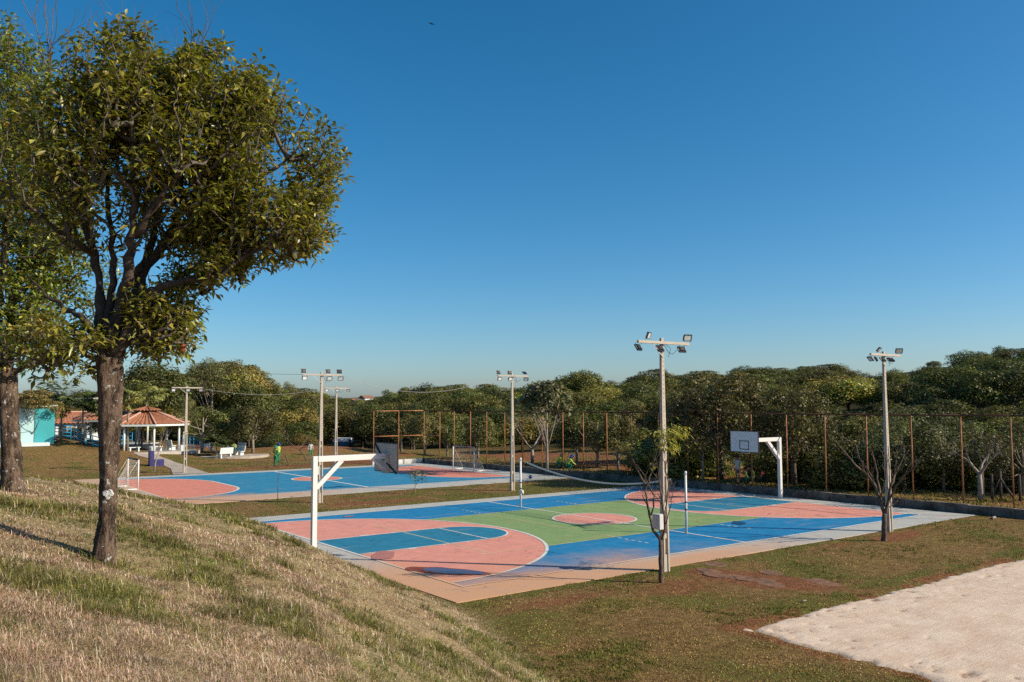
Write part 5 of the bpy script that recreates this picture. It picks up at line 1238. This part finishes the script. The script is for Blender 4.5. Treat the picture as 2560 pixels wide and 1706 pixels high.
def stand(lean=0.0, armL=None, armR=None, step=.0, knee=0.0):
    J = {'pel': (0, 0, .95), 'bel': (0, -.02-lean*.3, 1.12), 'che': (0, -.02-lean*.8, 1.33), 'nek': (0, -lean*1.1, 1.50), 'jaw': (0, -.03-lean*1.25, 1.57), 'hed': (0, -.03-lean*1.35, 1.64), 'top': (0, -.02-lean*1.45, 1.73)}
    for s, q in (('L', 1), ('R', -1)):
        J['hip'+s] = (q*.10, 0, .88); J['kne'+s] = (q*.12, -.04-q*step*.5, .50); J['ank'+s] = (q*.12, .02-q*step, .09); J['toe'+s] = (q*.14, -.15-q*step, .05)
        J['sho'+s] = (q*.20, -.01-lean*.9, 1.42)
        e, w = (armL if s == 'L' else armR) or ((.27, .03-lean*.8, 1.14), (.27, -.10-lean, .90))
        J['elb'+s] = (q*e[0], e[1], e[2]); J['wri'+s] = (q*w[0], w[1], w[2]); J['han'+s] = (q*w[0]*.97, w[1]-.06, w[2]-.08)
    return J
def crouch():
    J = {'pel': (0, .15, .42), 'bel': (0, .05, .58), 'che': (0, -.12, .78), 'nek': (0, -.24, .93), 'jaw': (0, -.3, .99), 'hed': (0, -.33, 1.05), 'top': (0, -.36, 1.14)}
    for s, q in (('L', 1), ('R', -1)):
        J['hip'+s] = (q*.11, .12, .40); J['kne'+s] = (q*.2, -.28, .48); J['ank'+s] = (q*.17, -.02, .09); J['toe'+s] = (q*.18, -.2, .05)
        J['sho'+s] = (q*.2, -.17, .86); J['elb'+s] = (q*.26, -.36, .62); J['wri'+s] = (q*.16, -.55, .48); J['han'+s] = (q*.14, -.62, .42)
    return J
def outfit(torso, arm, leg, boot=None, head=None): return {'torso': torso, 'arm': arm, 'leg': leg, 'boot': boot or m_boot, 'head': head or m_skin, 'hand': m_skin}
def sit():
    J = crouch(); 
    for s, q in (('L', 1), ('R', -1)): J['kne'+s] = (q*.15, -.3, .46); J['ank'+s] = (q*.15, -.32, .09); J['toe'+s] = (q*.16, -.5, .05)
    return J
tocam = lambda p: math.atan2(CAM[1]-p.y, CAM[0]-p.x)+math.pi/2
P1 = gnd(688, 1168); person(P1, tocam(P1)+2.4, stand(.05, ((.3, -.1, 1.15), (.3, -.3, 1.1))), outfit(m_hiv, m_tealc, m_tealc), 'worker in bright green overalls and yellow vest leaning on a rake', True, m_tealc, True)
P2 = gnd(697, 1157); person(P2, tocam(P2)-2.0, stand(.02), outfit(m_hiv, m_hiv, m_grnc), 'worker in a blue cap and yellow vest behind the one with the rake', True, m_bluec, True)
mb = MB(); rk = P1+Vector((-.75, -.1, 0)); mb.tube([(0, 0, 0), (.28, .1, 1.5)], .018, 6); o = mb.build('handle', m_wood, None); rr = empty('rake', rk); o.parent = rr
mb = MB(); mb.box((0, 0, .03), (.4, .04, .05)); mb.build('head', m_dgrey, rr); tag(rr, 'long handled rake held upright beside the green overalls', 'rake')
hz = gnd(712, 1152); mb = MB(); hb = gnd(722, 1164); mb.tube([hz+Vector((0, 0, .5)), hb+Vector((0, 0, .06))], .035, 6); o = mb.build('wooden_pole', m_wood); tag(o, 'pale pole leaning to the ground beside the two workers', 'pole')
P3 = gnd(776, 1139); person(P3+Vector((0, 0, -.35)), tocam(P3)+.4, stand(), outfit(m_greyc, m_greyc, m_grnc), 'worker in a pale top standing alone beyond the bare young tree', True, m_darkc)
P4 = gnd(1397, 1172); person(P4, tocam(P4)+1.2, crouch(), outfit(m_hiv, m_hiv, m_tealc), 'stooping worker in yellow under the trees, left of the one in a blue cap', True, m_khaki, True, 1.0)
P5 = gnd(1420, 1179); person(P5, tocam(P5)+1.6, crouch(), outfit(m_hiv, m_hiv, m_tealc), 'crouching worker in a blue cap and yellow shirt behind the fence', True, m_bluec, True, 1.0)
P6 = gnd(1846, 1212); person(P6, tocam(P6)-.5, stand(.04, ((.33, -.1, 1.12), (.38, -.32, 1.02)), ((.3, .05, 1.15), (.33, -.2, 1.0)), .12), outfit(m_greyc, m_hiv, m_khaki), 'worker in khaki trousers and harness standing under the hoop board', True, m_darkc, False)
bcx = P6; dirp = Vector(RT)*-1; mb = MB(); s0 = P6+Vector((0, 0, 1.05))-Vector((FW[0], FW[1], 0))*.35
brc = empty('brush_cutter', P6+dirp*.5); tag(brc, 'brush cutter with a yellow spool held by the worker in khaki', 'tool')
rel_ = lambda p: Vector(p)-brc.location
mb.tube([rel_(s0+Vector(RT)*.5+Vector((0, 0, .1))), rel_(s0-Vector(RT)*.7-Vector((0, 0, .65)))], .018, 6); mb.build('shaft', m_dgrey, brc)
mb = MB(); cpt = rel_(s0-Vector(RT)*.45-Vector((0, 0, .38))); vs = []
for k in range(13): a = 2*math.pi*k/12; vs.append(cpt+Vector(RT)*.13*math.cos(a)+Vector((0, 0, .13*math.sin(a)))-Vector((FW[0], FW[1], 0))*.05)
mb.tube(vs, .045, 6, cap=False); mb.build('spool', plain('yellow_plastic', (.62, .60, .01), .4), brc)
P7 = gnd(1872, 1213); person(P7, tocam(P7)+.3, crouch(), outfit(m_darkc, m_hiv, m_tealc), 'worker kneeling in the shade to the right of the brush cutter', True, m_darkc)
P8 = gnd(585, 1134); person(P8+Vector((.2, .8, 0)), tocam(P8), sit(), outfit(m_hiv, m_hiv, m_grnc), 'worker in a yellow vest sitting low between the pale benches', True, m_darkc)
fl = gnd(1904, 1216); fg = empty('marker_flag', fl); tag(fg, 'small red and white marker flag on a thin stake behind the fence', 'flag')
mb = MB(); mb.tube([(0, 0, 0), (0, 0, .95)], .012, 5); mb.build('stake', m_wood, fg)
mb = MB(); mb.add([(0, 0, .95), (0, 0, .68), (.2, -.16, .72), (.01, .012, .95), (.01, .012, .68), (.21, -.148, .72)], [(0, 1, 2), (5, 4, 3), (0, 2, 5, 3), (1, 0, 3, 4), (2, 1, 4, 5)]); mb.build('cloth', plain('red_cloth', (.6, .10, .09), .8), fg)
fl = gnd(1143, 1160); fg = empty('marker_flag', fl); tag(fg, 'small pink marker flag on a stake behind the goal net', 'flag')
mb = MB(); mb.tube([(0, 0, 0), (0, 0, 1.1)], .012, 5); mb.build('stake', m_wood, fg)
mb = MB(); mb.add([(0, 0, 1.1), (0, 0, .8), (.2, -.16, .82), (.01, .012, 1.1), (.01, .012, .8), (.21, -.148, .82)], [(0, 1, 2), (5, 4, 3), (0, 2, 5, 3), (1, 0, 3, 4), (2, 1, 4, 5)]); mb.build('cloth', bpy.data.materials['red_cloth'], fg)

# bird far up in the sky
b0 = atd(1079, 60, 90); bird = empty('bird', b0, .9); tag(bird, 'small dark bird gliding high in the blue sky', 'bird')
mb = MB()
def wing(s):
    return [(0, .10, .03), (0, -.12, .03), (s*.28, -.05, .09), (s*.28, .13, .10), (s*.62, -.02, .02), (s*.60, .06, .03)]
mb.tube([(0, .28, 0), (0, .15, .02), (0, 0, .03), (0, -.18, .02), (0, -.32, 0)], [.01, .05, .07, .05, .03], 8); 
for s in (-1, 1):
    w = wing(s); top_ = w; bot = [(x, y, z-.02) for x, y, z in w]
    mb.add(top_+bot, [(0, 1, 2, 3), (3, 2, 4, 5), (9, 8, 7, 6), (11, 10, 8, 9), (1, 7, 8, 2), (2, 8, 10, 4), (4, 10, 11, 5), (5, 11, 9, 3), (3, 9, 6, 0)])
mb.build('body', m_black, bird); bird.rotation_euler = (R(-20), R(18), YAW-1.57); bird.scale = (.62,)*3
# scattered bits
m_debris = plain('pale_debris', (.30, .26, .22), .9)
for px, py, s, lab in ((2485, 1298, .34, 'pale fallen branch stump on the lawn at the right'), (2012, 1508, .10, 'small pale stone on the lawn near the sand edge')):
    g = at(px, py, -.03); o = MB().tube([(-s, 0, .04), (-s*.3, .03, .07), (s*.5, -.02, .06), (s, .05, .04)], [s*.09, s*.15, s*.17, s*.07], 7).build('stump' if s > .3 else 'stone', m_debris, None, g); o.rotation_euler = (0, 0, .3); tag(o, lab, 'stump' if s > .3 else 'stone')

# ------------------------------------------------------------------ the two big trees on the bank
m_tbark, nt, bs = new_mat('lichen_bark'); v = objco(nt); mp = nt.nodes.new('ShaderNodeMapping'); nt.links.new(v, mp.inputs[0]); mp.inputs['Scale'].default_value = (1, 1, .35)
n1 = noise(nt, mp.outputs[0], 9, 8, .7); n2 = noise(nt, mp.outputs[0], 40, 5, .7); n3 = noise(nt, v, 5.5, 3)
c = mixc(nt, mrange(nt, n1, .38, .62), (.028, .018, .013), (.20, .135, .095)); c = mixc(nt, mrange(nt, n2, .5, .75, 0, .7), c, (.25, .19, .15))
c = mixc(nt, mrange(nt, n3, .63, .66, 0, .9), c, (.50, .47, .43)); c = mixc(nt, mrange(nt, noise(nt, v, 22, 2), .66, .69, 0, .8), c, (.48, .46, .42))
nt.links.new(c, bs.inputs['Base Color']); bs.inputs['Roughness'].default_value = .95; bs.inputs['Specular IOR Level'].default_value = .15
bump(nt, mth(nt, 'ADD', n1, mth(nt, 'MULTIPLY', n2, .6)), 1.0, .09, bs)
m_tbark2 = plain('shade_darkened_limb_bark', (.085, .06, .045), .95, .6, 6, .6, c2=(.022, .015, .011))  # bark copy coloured darker to paint in the crown's shade on the limbs
def leaf_whorls(Pc, g, nl, L, Wd, cols, updir=.35, spreadz=.2):
    """palmate whorls: every cluster throws nl drooping leaves. Vectorised; 5 verts / 4 tris per leaf."""
    n = len(Pc); az = (g.uniform(0, 6.28, (n, 1))+np.arange(nl)[None, :]*2*math.pi/nl+g.normal(0, .3, (n, nl)))
    axis_ = unit(g.normal(0, .5, (n, 3))+np.array([0, 0, 1.0])); u = unit(np.cross(axis_, g.normal(size=(n, 3)))); w = np.cross(axis_, u)
    el = g.uniform(-.5, .65, (n, nl))
    d = (u[:, None, :]*np.cos(az)[..., None]+w[:, None, :]*np.sin(az)[..., None])*np.cos(el)[..., None]+axis_[:, None, :]*np.sin(el)[..., None]
    d = unit(d.reshape(-1, 3)); N = len(d); p = np.repeat(Pc, nl, 0)+d*.05+g.normal(0, .03, (N, 3))
    Ls = (L*g.uniform(.55, 1.25, (N, 1))); Ws = Wd*g.uniform(.75, 1.2, (N, 1))
    s = unit(np.cross(d, np.array([0, 0, 1.0])+g.normal(0, .35, (N, 3)))); nn = np.cross(s, d)
    m = p+d*Ls*.5; dn = np.array([[0, 0, -1.0]])
    V = np.stack([p, m+s*Ws*.5+nn*Ws*.18+dn*Ls*.03, m-nn*Ws*.12, m-s*Ws*.5+nn*Ws*.18+dn*Ls*.03, p+d*Ls*.97+dn*Ls*.17], 1).reshape(-1, 3)
    b = np.arange(N)[:, None]*5; F = np.concatenate([b+np.array([[0, 1, 2]]), b+np.array([[0, 2, 3]]), b+np.array([[1, 4, 2]]), b+np.array([[2, 4, 3]])], 0)
    cc = np.asarray(cols)[g.choice(len(cols), N, p=[.40, .26, .14, .185, .015])]*(1+.2*g.normal(size=(N, 1))); cc = np.clip(cc*(1+.07*g.normal(size=(N, 3))), .008, .8)
    return V, F, np.repeat(cc, 5, 0)
def big_tree(base, D, trunk, limbs, ells, ncl, label, seed, sticks=(), fruit=()):
    """trunk/limbs/ells in picture coordinates at the tree's own distance D; ells: (px,py,rx,ry,depth offset m,depth radius m,weight)"""
    g = np.random.default_rng(seed); b = np.array([base.x, base.y, base.z]); root = empty('broadleaf_tree', base); tag(root, label, 'tree', 'broadleaf trees on the grassy bank')
    W3 = lambda q: CAM+ray(q[0], q[1])*(D+(q[2]*.55+.15 if len(q) > 2 else 0))-b
    # trunk with flutes
    mb = MB(); tp = []; tr = []
    for k, (px, py, r) in enumerate(trunk): tp.append(Vector(W3((px, py)))); tr.append(r)
    tp[0] = Vector((0, 0, -.25)); fine = []; fr = []
    for i in range(len(tp)-1):
        for k in range(5): t = k/5; fine.append(tp[i].lerp(tp[i+1], t)); fr.append(tr[i]*(1-t)+tr[i+1]*t)
    fine.append(tp[-1]); fr.append(tr[-1]); ns = 22; vs = []; fs = []
    for i, p in enumerate(fine):
        for k in range(ns):
            a = 2*math.pi*k/ns; z = p.z; f = 1+.12*math.sin(3*a+1.3+z*.6)+.05*math.sin(7*a+z*1.7)+.05*math.sin(2*a-z*2)+.04*g.normal()
            vs.append((p.x+fr[i]*f*math.cos(a), p.y+fr[i]*f*math.sin(a), p.z))
    for i in range(len(fine)-1):
        for k in range(ns): fs.append((i*ns+k, i*ns+(k+1) % ns, (i+1)*ns+(k+1) % ns, (i+1)*ns+k))
    mb.add(vs, fs, True); mb.build('trunk', m_tbark, root)
    mbb = MB(); nodes = []
    for pts, r0, r1 in limbs:
        w = [Vector(W3(q)) for q in pts]; fine = []
        for i in range(len(w)-1):
            for k in range(4): fine.append(w[i].lerp(w[i+1], k/4)+Vector(g.normal(0, .012, 3)))
        fine.append(w[-1]); kk = np.linspace(0, 1, len(fine)); mbb.tube(fine, list((r0*.72*(1-kk)**1.3+r1)*(1+.10*g.normal(size=len(fine)))), 9); nodes += [np.array(q) for q in fine[2:]]
    mbb.build('limbs', m_tbark2, root)
    # leaf cluster positions
    P = []
    for (px, py, rx, ry, dz, dr, wgt) in ells:
        n = int(ncl*wgt); q = unit(g.normal(size=(n, 3)))*(g.random((n, 1))**.42)*np.where(g.random((n, 1)) < .10, 1.16, 1.0); sc = D/F_PX
        c = np.array(W3((px, py, dz))); P.append(c+RT*q[:, :1]*rx*sc+UP*q[:, 1:2]*ry*sc+np.array([FW[0], FW[1], 0])*q[:, 2:]*dr)
    P = np.concatenate(P); P = P[(fbm(P[:, 0]*1.7+seed, (P[:, 2]+P[:, 1]*.6)*1.7, 3) > .425)]
    # twigs: every cluster grows from the nearest piece of wood already there
    nodes = np.array(nodes); order = np.argsort(np.min(np.linalg.norm(P[:, None, :]-nodes[None, ::3, :], axis=2), 1)); nl = [n for n in nodes]; par = [-1]*len(nl); arr = np.zeros((len(nodes)+len(P), 3)); arr[:len(nodes)] = nodes; cnt = len(nodes)
    first = cnt
    for i in order:
        dd = np.linalg.norm(arr[:cnt]-P[i]+np.array([0, 0, .12]), axis=1); j = int(dd.argmin()); arr[cnt] = P[i]; par.append(j); cnt += 1
    load = np.ones(cnt)
    for i in range(cnt-1, first-1, -1):
        if par[i] >= first: load[par[i]] += load[i]
    mt = MB()
    for i in range(first, cnt):
        a, e = Vector(arr[par[i]]), Vector(arr[i]); L = (e-a).length
        if L < .02: continue
        r = min(.035, .0045*load[i]**.5); mid = a.lerp(e, .5)+Vector(g.normal(0, .05*L, 3))-Vector((0, 0, .05*L)); mt.tube([a, mid, e], [r*1.15, r, r*.8], 4 if load[i] > 3 else 3, cap=False)
    for pts, r0 in sticks:
        w = [Vector(W3(q)) for q in pts]; mt.tube(w, list(np.linspace(r0, .004, len(w))), 5)
        for k in range(6):
            t = g.uniform(.25, .9); i = int(t*(len(w)-1)); s = w[i].lerp(w[i+1], t*(len(w)-1)-i); d = (w[i+1]-w[i]).normalized()
            grow(mt, g, s, (d+Vector(g.normal(0, .45, 3))).normalized(), g.uniform(.2, .6), r0*.5, 1, 2, .35, .35)
    mt.build('twigs', m_twig, root)
    cols = [(.19, .22, .034), (.26, .275, .046), (.35, .34, .066), (.115, .145, .024), (.46, .36, .06)]
    V, F, C = leaf_whorls(P, g, 7, .118, .048, cols)
    link('leaves', raw_mesh('leaves', V, F, [m_gloss], col=C), root)
    for px, py, dz in fruit:
        c = Vector(W3((px, py, dz))); mb = MB(); mb.tube([c+Vector((0, 0, .14)), c+Vector((0, 0, .1)), c+Vector((0, 0, .02)), c-Vector((0, 0, .06)), c-Vector((0, 0, .11))], [.012, .03, .055, .045, .006], 10); mb.build('fruit', plain('red_brown_pod', (.33, .085, .035), .6, .3, 12), root)
    return root
g1 = gnd(256, 1402, 6, 30); DT1 = math.hypot(g1.x-CAM[0], g1.y-CAM[1])
BT1 = big_tree(g1, DT1,
    [(256, 1402, .19), (258, 1378, .128), (266, 1300, .098), (270, 1200, .099), (271, 1080, .12), (273, 1000, .126), (272, 940, .135), (272, 895, .14)],
    [([(262, 910), (240, 840), (210, 800), (165, 770, .3), (120, 740, .5), (70, 690, .8)], .085, .010),
     ([(266, 900), (255, 820, .2), (250, 740, .3), (235, 640, .5), (200, 520, .7), (180, 400, .8), (170, 250, .9)], .10, .02),
     ([(276, 900), (290, 800, -.2), (315, 700, -.3), (330, 600, -.4), (340, 480, -.5), (330, 350, -.5), (320, 200, -.5)], .11, .02),
     ([(280, 900), (310, 800, .3), (355, 690, .4), (420, 590, .5), (480, 500, .6), (530, 400, .6), (560, 260, .6)], .12, .02),
     ([(285, 890), (330, 820, -.4), (365, 740, -.6), (400, 720, -.7), (470, 700, -.9), (540, 690, -1.0), (600, 650, -1.1), (690, 600, -1.2)], .09, .018),
     ([(420, 592, .5), (500, 560, .2), (580, 500, .0), (660, 440, -.2), (740, 380, -.3)], .06, .015),
     ([(335, 590, -.4), (400, 500, -.8), (450, 420, -1.1), (500, 330, -1.3)], .06, .015),
     ([(315, 700, -.3), (380, 640, .9), (450, 600, 1.3), (560, 560, 1.6)], .05, .015),
     ([(272, 880), (272, 780, .1), (285, 680, .3), (280, 560, .4), (262, 430, .5), (250, 300, .5)], .07, .015),
     ([(345, 700, .4), (385, 600, .8), (400, 480, 1.0), (430, 370, 1.1), (440, 260, 1.1)], .06, .014),
     ([(480, 500, .6), (560, 470, .9), (640, 470, 1.1), (720, 500, 1.1)], .04, .012),
     ([(240, 640, .5), (180, 600, .2), (120, 560, .0), (60, 500, -.1)], .05, .014),
     ([(300, 860), (345, 850, -.5), (400, 830, -.8), (430, 800, -.9)], .03, .010),
     ([(300, 800, .3), (380, 760, .6), (450, 720, .8), (490, 700, .9)], .03, .010),
     ([(250, 860), (200, 870, -.5), (130, 890, -.8), (90, 910, -.9)], .035, .010)],
    [(690, 420, 165, 190, .0, 1.0, .19), (545, 235, 125, 115, .2, .9, .11), (440, 360, 180, 180, .2, 1.4, .16), (310, 240, 115, 140, .2, 1.0, .07), (640, 560, 190, 95, -.1, 1.1, .15),
     (500, 600, 150, 65, .5, 1.0, .025), (190, 430, 160, 200, .5, 1.2, .08), (410, 800, 85, 95, .2, .7, .06), (560, 660, 70, 55, -.6, .5, .03), (150, 870, 120, 70, -.3, .8, .05), (470, 700, 60, 40, .6, .4, .015), (330, 110, 60, 60, .2, .5, .012)],
    8600, 'large broadleaf tree with a lichen spotted trunk standing on the bank', 61,
    sticks=(([(480, 330, .2), (490, 200, .2), (486, 80, .2)], .012), ([(500, 330, .2), (505, 200, .2), (498, 85, .2)], .010), ([(300, 300), (290, 160), (300, 60)], .012), ([(330, 300, .3), (345, 180, .3), (342, 95, .3)], .010)),
    fruit=((455, 866, .3), (318, 775, .2)))
mk = MB()
for (qx, qy, rr) in ((262, 1233, .030), (272, 1231, .032), (277, 1236, .024), (269, 1245, .020), (266, 1239, .02)):
    c_ = atd(qx, qy, DT1-.112); n_ = Vector((-FW[0], -FW[1], 0)); vs_ = []
    for k in range(12):
        a_ = 2*math.pi*k/12; vs_.append(c_+Vector(RT)*rr*math.cos(a_)*(1+.15*math.sin(3*a_))+Vector((0, 0, rr*math.sin(a_)))+n_*(.012-abs(math.cos(a_))*.012))
    mk.add([v_-g1 for v_ in vs_]+[v_-g1-n_*.03 for v_ in vs_], [tuple(range(11, -1, -1)), tuple(range(12, 24))]+[(k, (k+1) % 12, 12+(k+1) % 12, 12+k) for k in range(12)])
mk.build('white_paint_mark', plain('white_mark', (.62, .60, .57), .9, .2, 20), BT1)
g2_ = gnd(28, 1228, 6, 40); DT2 = math.hypot(g2_.x-CAM[0], g2_.y-CAM[1])
big_tree(g2_, DT2,
    [(28, 1228, .22), (28, 1195, .165), (24, 1100, .150), (18, 1020, .145), (14, 950, .15), (12, 920, .16)],
    [([(10, 930), (-20, 840), (-60, 700), (-80, 500), (-90, 300)], .12, .03),
     ([(14, 930), (20, 840, .4), (40, 720, .6), (70, 600, .8), (100, 450, .8), (110, 250, .8), (130, 130, .8)], .11, .02),
     ([(18, 935), (60, 920, -.6), (110, 905, -1.0), (180, 880, -1.2)], .05, .015),
     ([(40, 720, .6), (90, 640, -.4), (160, 560, -.8), (200, 480, -1.0)], .06, .018),
     ([(5, 930), (-10, 800, -.6), (10, 650, -1.0), (30, 480, -1.2), (50, 300, -1.2)], .09, .02)],
    [(40, 520, 190, 230, .0, 1.8, .32), (60, 300, 170, 160, .2, 1.4, .16), (-60, 420, 150, 300, .0, 1.8, .20), (60, 800, 150, 110, -.3, 1.2, .14), (150, 680, 130, 140, -.3, 1.2, .12), (30, 130, 80, 70, .2, .9, .03)],
    5200, 'second broadleaf tree with a pale speckled trunk at the left edge of the bank', 62,
    sticks=(([(130, 330, .3), (125, 220, .3), (105, 120, .3), (78, 25, .3)], .022), ([(128, 230, .3), (122, 120, .3), (110, 15, .3)], .014), ([(126, 230, .3), (128, 110, .3), (134, 15, .3)], .013), ([(150, 330, .2), (165, 200, .2), (190, 140, .2), (212, 70, .2)], .020), ([(165, 210, .2), (168, 130, .2), (170, 75, .2)], .010), ([(20, 300), (18, 170), (12, 80)], .014), ([(200, 330, .1), (220, 220, .1), (215, 120, .1)], .012)))

# ------------------------------------------------------------------ grass
def blades(X, Y, hgt, wid, cols, g, lean=.55, zoff=-.01, outw=None):
    n = len(X); Z = H(X, Y)+zoff; P = np.stack([X, Y, Z], 1); az = g.uniform(0, 6.283, n)
    if outw is not None: az = outw+g.normal(0, .7, n)-math.pi/2
    s = np.stack([np.cos(az), np.sin(az), 0*az], 1)
    ld = np.stack([-np.sin(az), np.cos(az), 0*az], 1)*(g.choice([-1, 1], n)[:, None] if outw is None else 1.0); le = (lean*g.uniform(.1, 1.4, n))[:, None]; hh = hgt[:, None]; w = wid[:, None]
    m = P+np.array([0, 0, 1.0])*hh*.58+ld*hh*le*.35; t = P+np.array([0, 0, 1.0])*hh*(1-.30*le)+ld*hh*le
    V = np.stack([P-s*w*.5, P+s*w*.5, m-s*w*.36, m+s*w*.36, t], 1).reshape(-1, 3); b = np.arange(n)[:, None]*5
    F = np.concatenate([b+np.array([[0, 1, 3]]), b+np.array([[0, 3, 2]]), b+np.array([[2, 3, 4]])], 0)
    return V, F, np.repeat(cols, 5, 0)
STRAW = np.array([(.59, .475, .31), (.485, .37, .215), (.67, .575, .42), (.35, .25, .125)]); GREEN = np.array([(.165, .20, .05), (.225, .24, .065), (.105, .14, .034), (.28, .27, .085)])
def grass_layer(n, dmin, dmax, a0, a1, hlo, hhi, wid, g, dens_pow=1.0, keep=None, greenbias=0.0, col_scale=1.0, tuft=6, spread=.05, lean=.75):
    nt_ = n//tuft; d = dmin*(dmax/dmin)**(g.random(nt_)**dens_pow); px = g.uniform(a0, a1, nt_)
    ang = YAW-np.arctan((px-CW/2)/F_PX); x = CAM[0]+d*np.cos(ang); y = CAM[1]+d*np.sin(ang)
    k = keep(x, y); x, y, d = x[k], y[k], d[k]
    gm = sstep(.49, .575, fbm(x*.55+31, y*.55+12, 4)+.10*(fbm(x*2.2, y*2.2, 2)-.5)+greenbias)
    bald = fbm(x*1.3+71, y*1.3, 3); x0, y0 = x, y
    ox, oy = g.normal(0, spread, len(x)*tuft), g.normal(0, spread, len(y)*tuft); x = np.repeat(x, tuft)+ox; y = np.repeat(y, tuft)+oy; outw = np.arctan2(oy, ox) if tuft > 10 else None; gm = np.repeat(gm, tuft); bald = np.repeat(bald, tuft); d = np.repeat(d, tuft)
    shade = np.repeat(.45+1.1*fbm(x0*1.7+3, y0*1.7, 4), tuft)[:, None]; pink = np.repeat(sstep(.5, .66, fbm(x0*.9+44, y0*.9+5, 3)), tuft)[:, None]
    isg = g.random(len(x)) < (.17+.76*gm); cols = shade* np.where(isg[:, None], GREEN[g.integers(0, 4, len(x))], STRAW[g.integers(0, 4, len(x))]*(1+pink*np.array([[.10, .06, .09]])))*(1+.18*g.normal(size=(len(x), 1)))*col_scale
    hg = g.uniform(hlo, hhi, len(x))*(.75+.55*gm)*(.6+.8*bald); wd_ = wid*(.7+.6*g.random(len(x)))*np.clip(d/8, .8, 2.4)
    return blades(x, y, hg, wd_, np.clip(cols, .01, .9), g, lean, outw=outw)
gg = np.random.default_rng(5)
on_bank = lambda x, y: (bank_w(x, y)+.5*(fbm(x*1.1, y*1.1, 3)-.5) > .15) & (y < 26)
V, F, C = grass_layer(240000, 5.2, 34, -120, 1560, .016, .05, .0068, gg, 1.2, on_bank, -.01, .95, 5, .05, 2.3)
o = link('bank_grass', raw_mesh('bank_grass', V, F, [m_blade], col=C)); tag(o, 'matted dry straw and green grass covering the bank', 'grass', kind='stuff')
on_tuft = lambda x, y: on_bank(x, y) & (.45*fbm(x*.55+91, y*.55+7, 3)+.55*fbm(x*1.9+5, y*1.9+17, 3)+.20*(gg.random(len(x))-.5) > .512)
V, F, C = grass_layer(420000, 5.2, 34, -120, 1560, .035, .12, .0056, gg, 1.2, on_tuft, .09, .95, 26, .07, 1.25)
o = link('bank_tuft_grass', raw_mesh('bank_tuft_grass', V, F, [m_blade], col=C)); tag(o, 'taller green and straw grass tufts on the bank', 'grass', kind='stuff')
on_stem = lambda x, y: on_bank(x, y) & (fbm(x*.9+61, y*.9+3, 3)+.3*(gg.random(len(x))-.5) > .58)
V, F, C = grass_layer(26000, 5.2, 30, -120, 1560, .10, .24, .0042, gg, 1.1, on_stem, -.3, 1.05, 4, .06, .9)
o = link('bank_stem_grass', raw_mesh('bank_stem_grass', V, F, [m_blade], col=C)); tag(o, 'sparse tall dry grass stems on the bank', 'grass', kind='stuff')
# flat lawn: short, brown-green
SH = sand_mask
def on_lawn(x, y):
    pad1 = (np.abs(x-.3) < 14.40) & (y > -10.02) & (y < 10.05); sl_ = sand_mask(x, y) > .25; s = x-fence_x(y)
    strip = (x > -6.9) & (x < -3.4) & (y < -10.3) & (y > -15.4) & (soil_mask(x, y) > .15)
    return (bank_w(x, y) < .3) & ~pad1 & ~sl_ & (s < -.4) & (y < -9.9) & ~strip & (soil_mask(x, y)+.5*(gg.random(len(x))-.5) < .5)
STRAW = np.array([(.40, .265, .105), (.29, .185, .065), (.50, .345, .16), (.22, .13, .04)]); GREEN = np.array([(.125, .13, .026), (.165, .16, .034), (.08, .092, .018), (.20, .175, .04)])
V, F, C = grass_layer(260000, 14, 52, 900, 2640, .02, .06, .008, gg, 1.15, on_lawn, .0, 1.05, 7, .05)
o = link('lawn_grass', raw_mesh('lawn_grass', V, F, [m_blade], col=C)); tag(o, 'short brownish lawn grass beside the court', 'grass', kind='stuff')
def on_strip(x, y):
    pad2 = (x > -15.3) & (x < 13) & (y > 17.4) & (y < 37.4); s = x-fence_x(y)
    return (bank_w(x, y) < .2) & (s < -.4) & (y > 10.1) & ~pad2 & (soil_mask(x, y) < .4) & (y < 62)
V, F, C = grass_layer(70000, 38, 95, 180, 2000, .03, .07, .012, gg, 1.0, on_strip, .02, 1.0, 7, .08)
o = link('strip_grass', raw_mesh('strip_grass', V, F, [m_blade], col=C)); tag(o, 'short grass of the strip between the two courts', 'grass', kind='stuff')
on_back = lambda x, y: (x-fence_x(y) > .1) & (x-fence_x(y) < 12) & (y < 37) & (y > -25) & (soil_mask(x, y) < .55)
STRAW = STRAW*1.25
V, F, C = grass_layer(90000, 42, 90, 900, 2640, .05, .16, .014, gg, 1.0, on_back, -.02, 1.0, 6, .09)
o = link('verge_grass', raw_mesh('verge_grass', V, F, [m_blade], col=C)); tag(o, 'rough dry grass on the verge behind the fence', 'grass', kind='stuff')
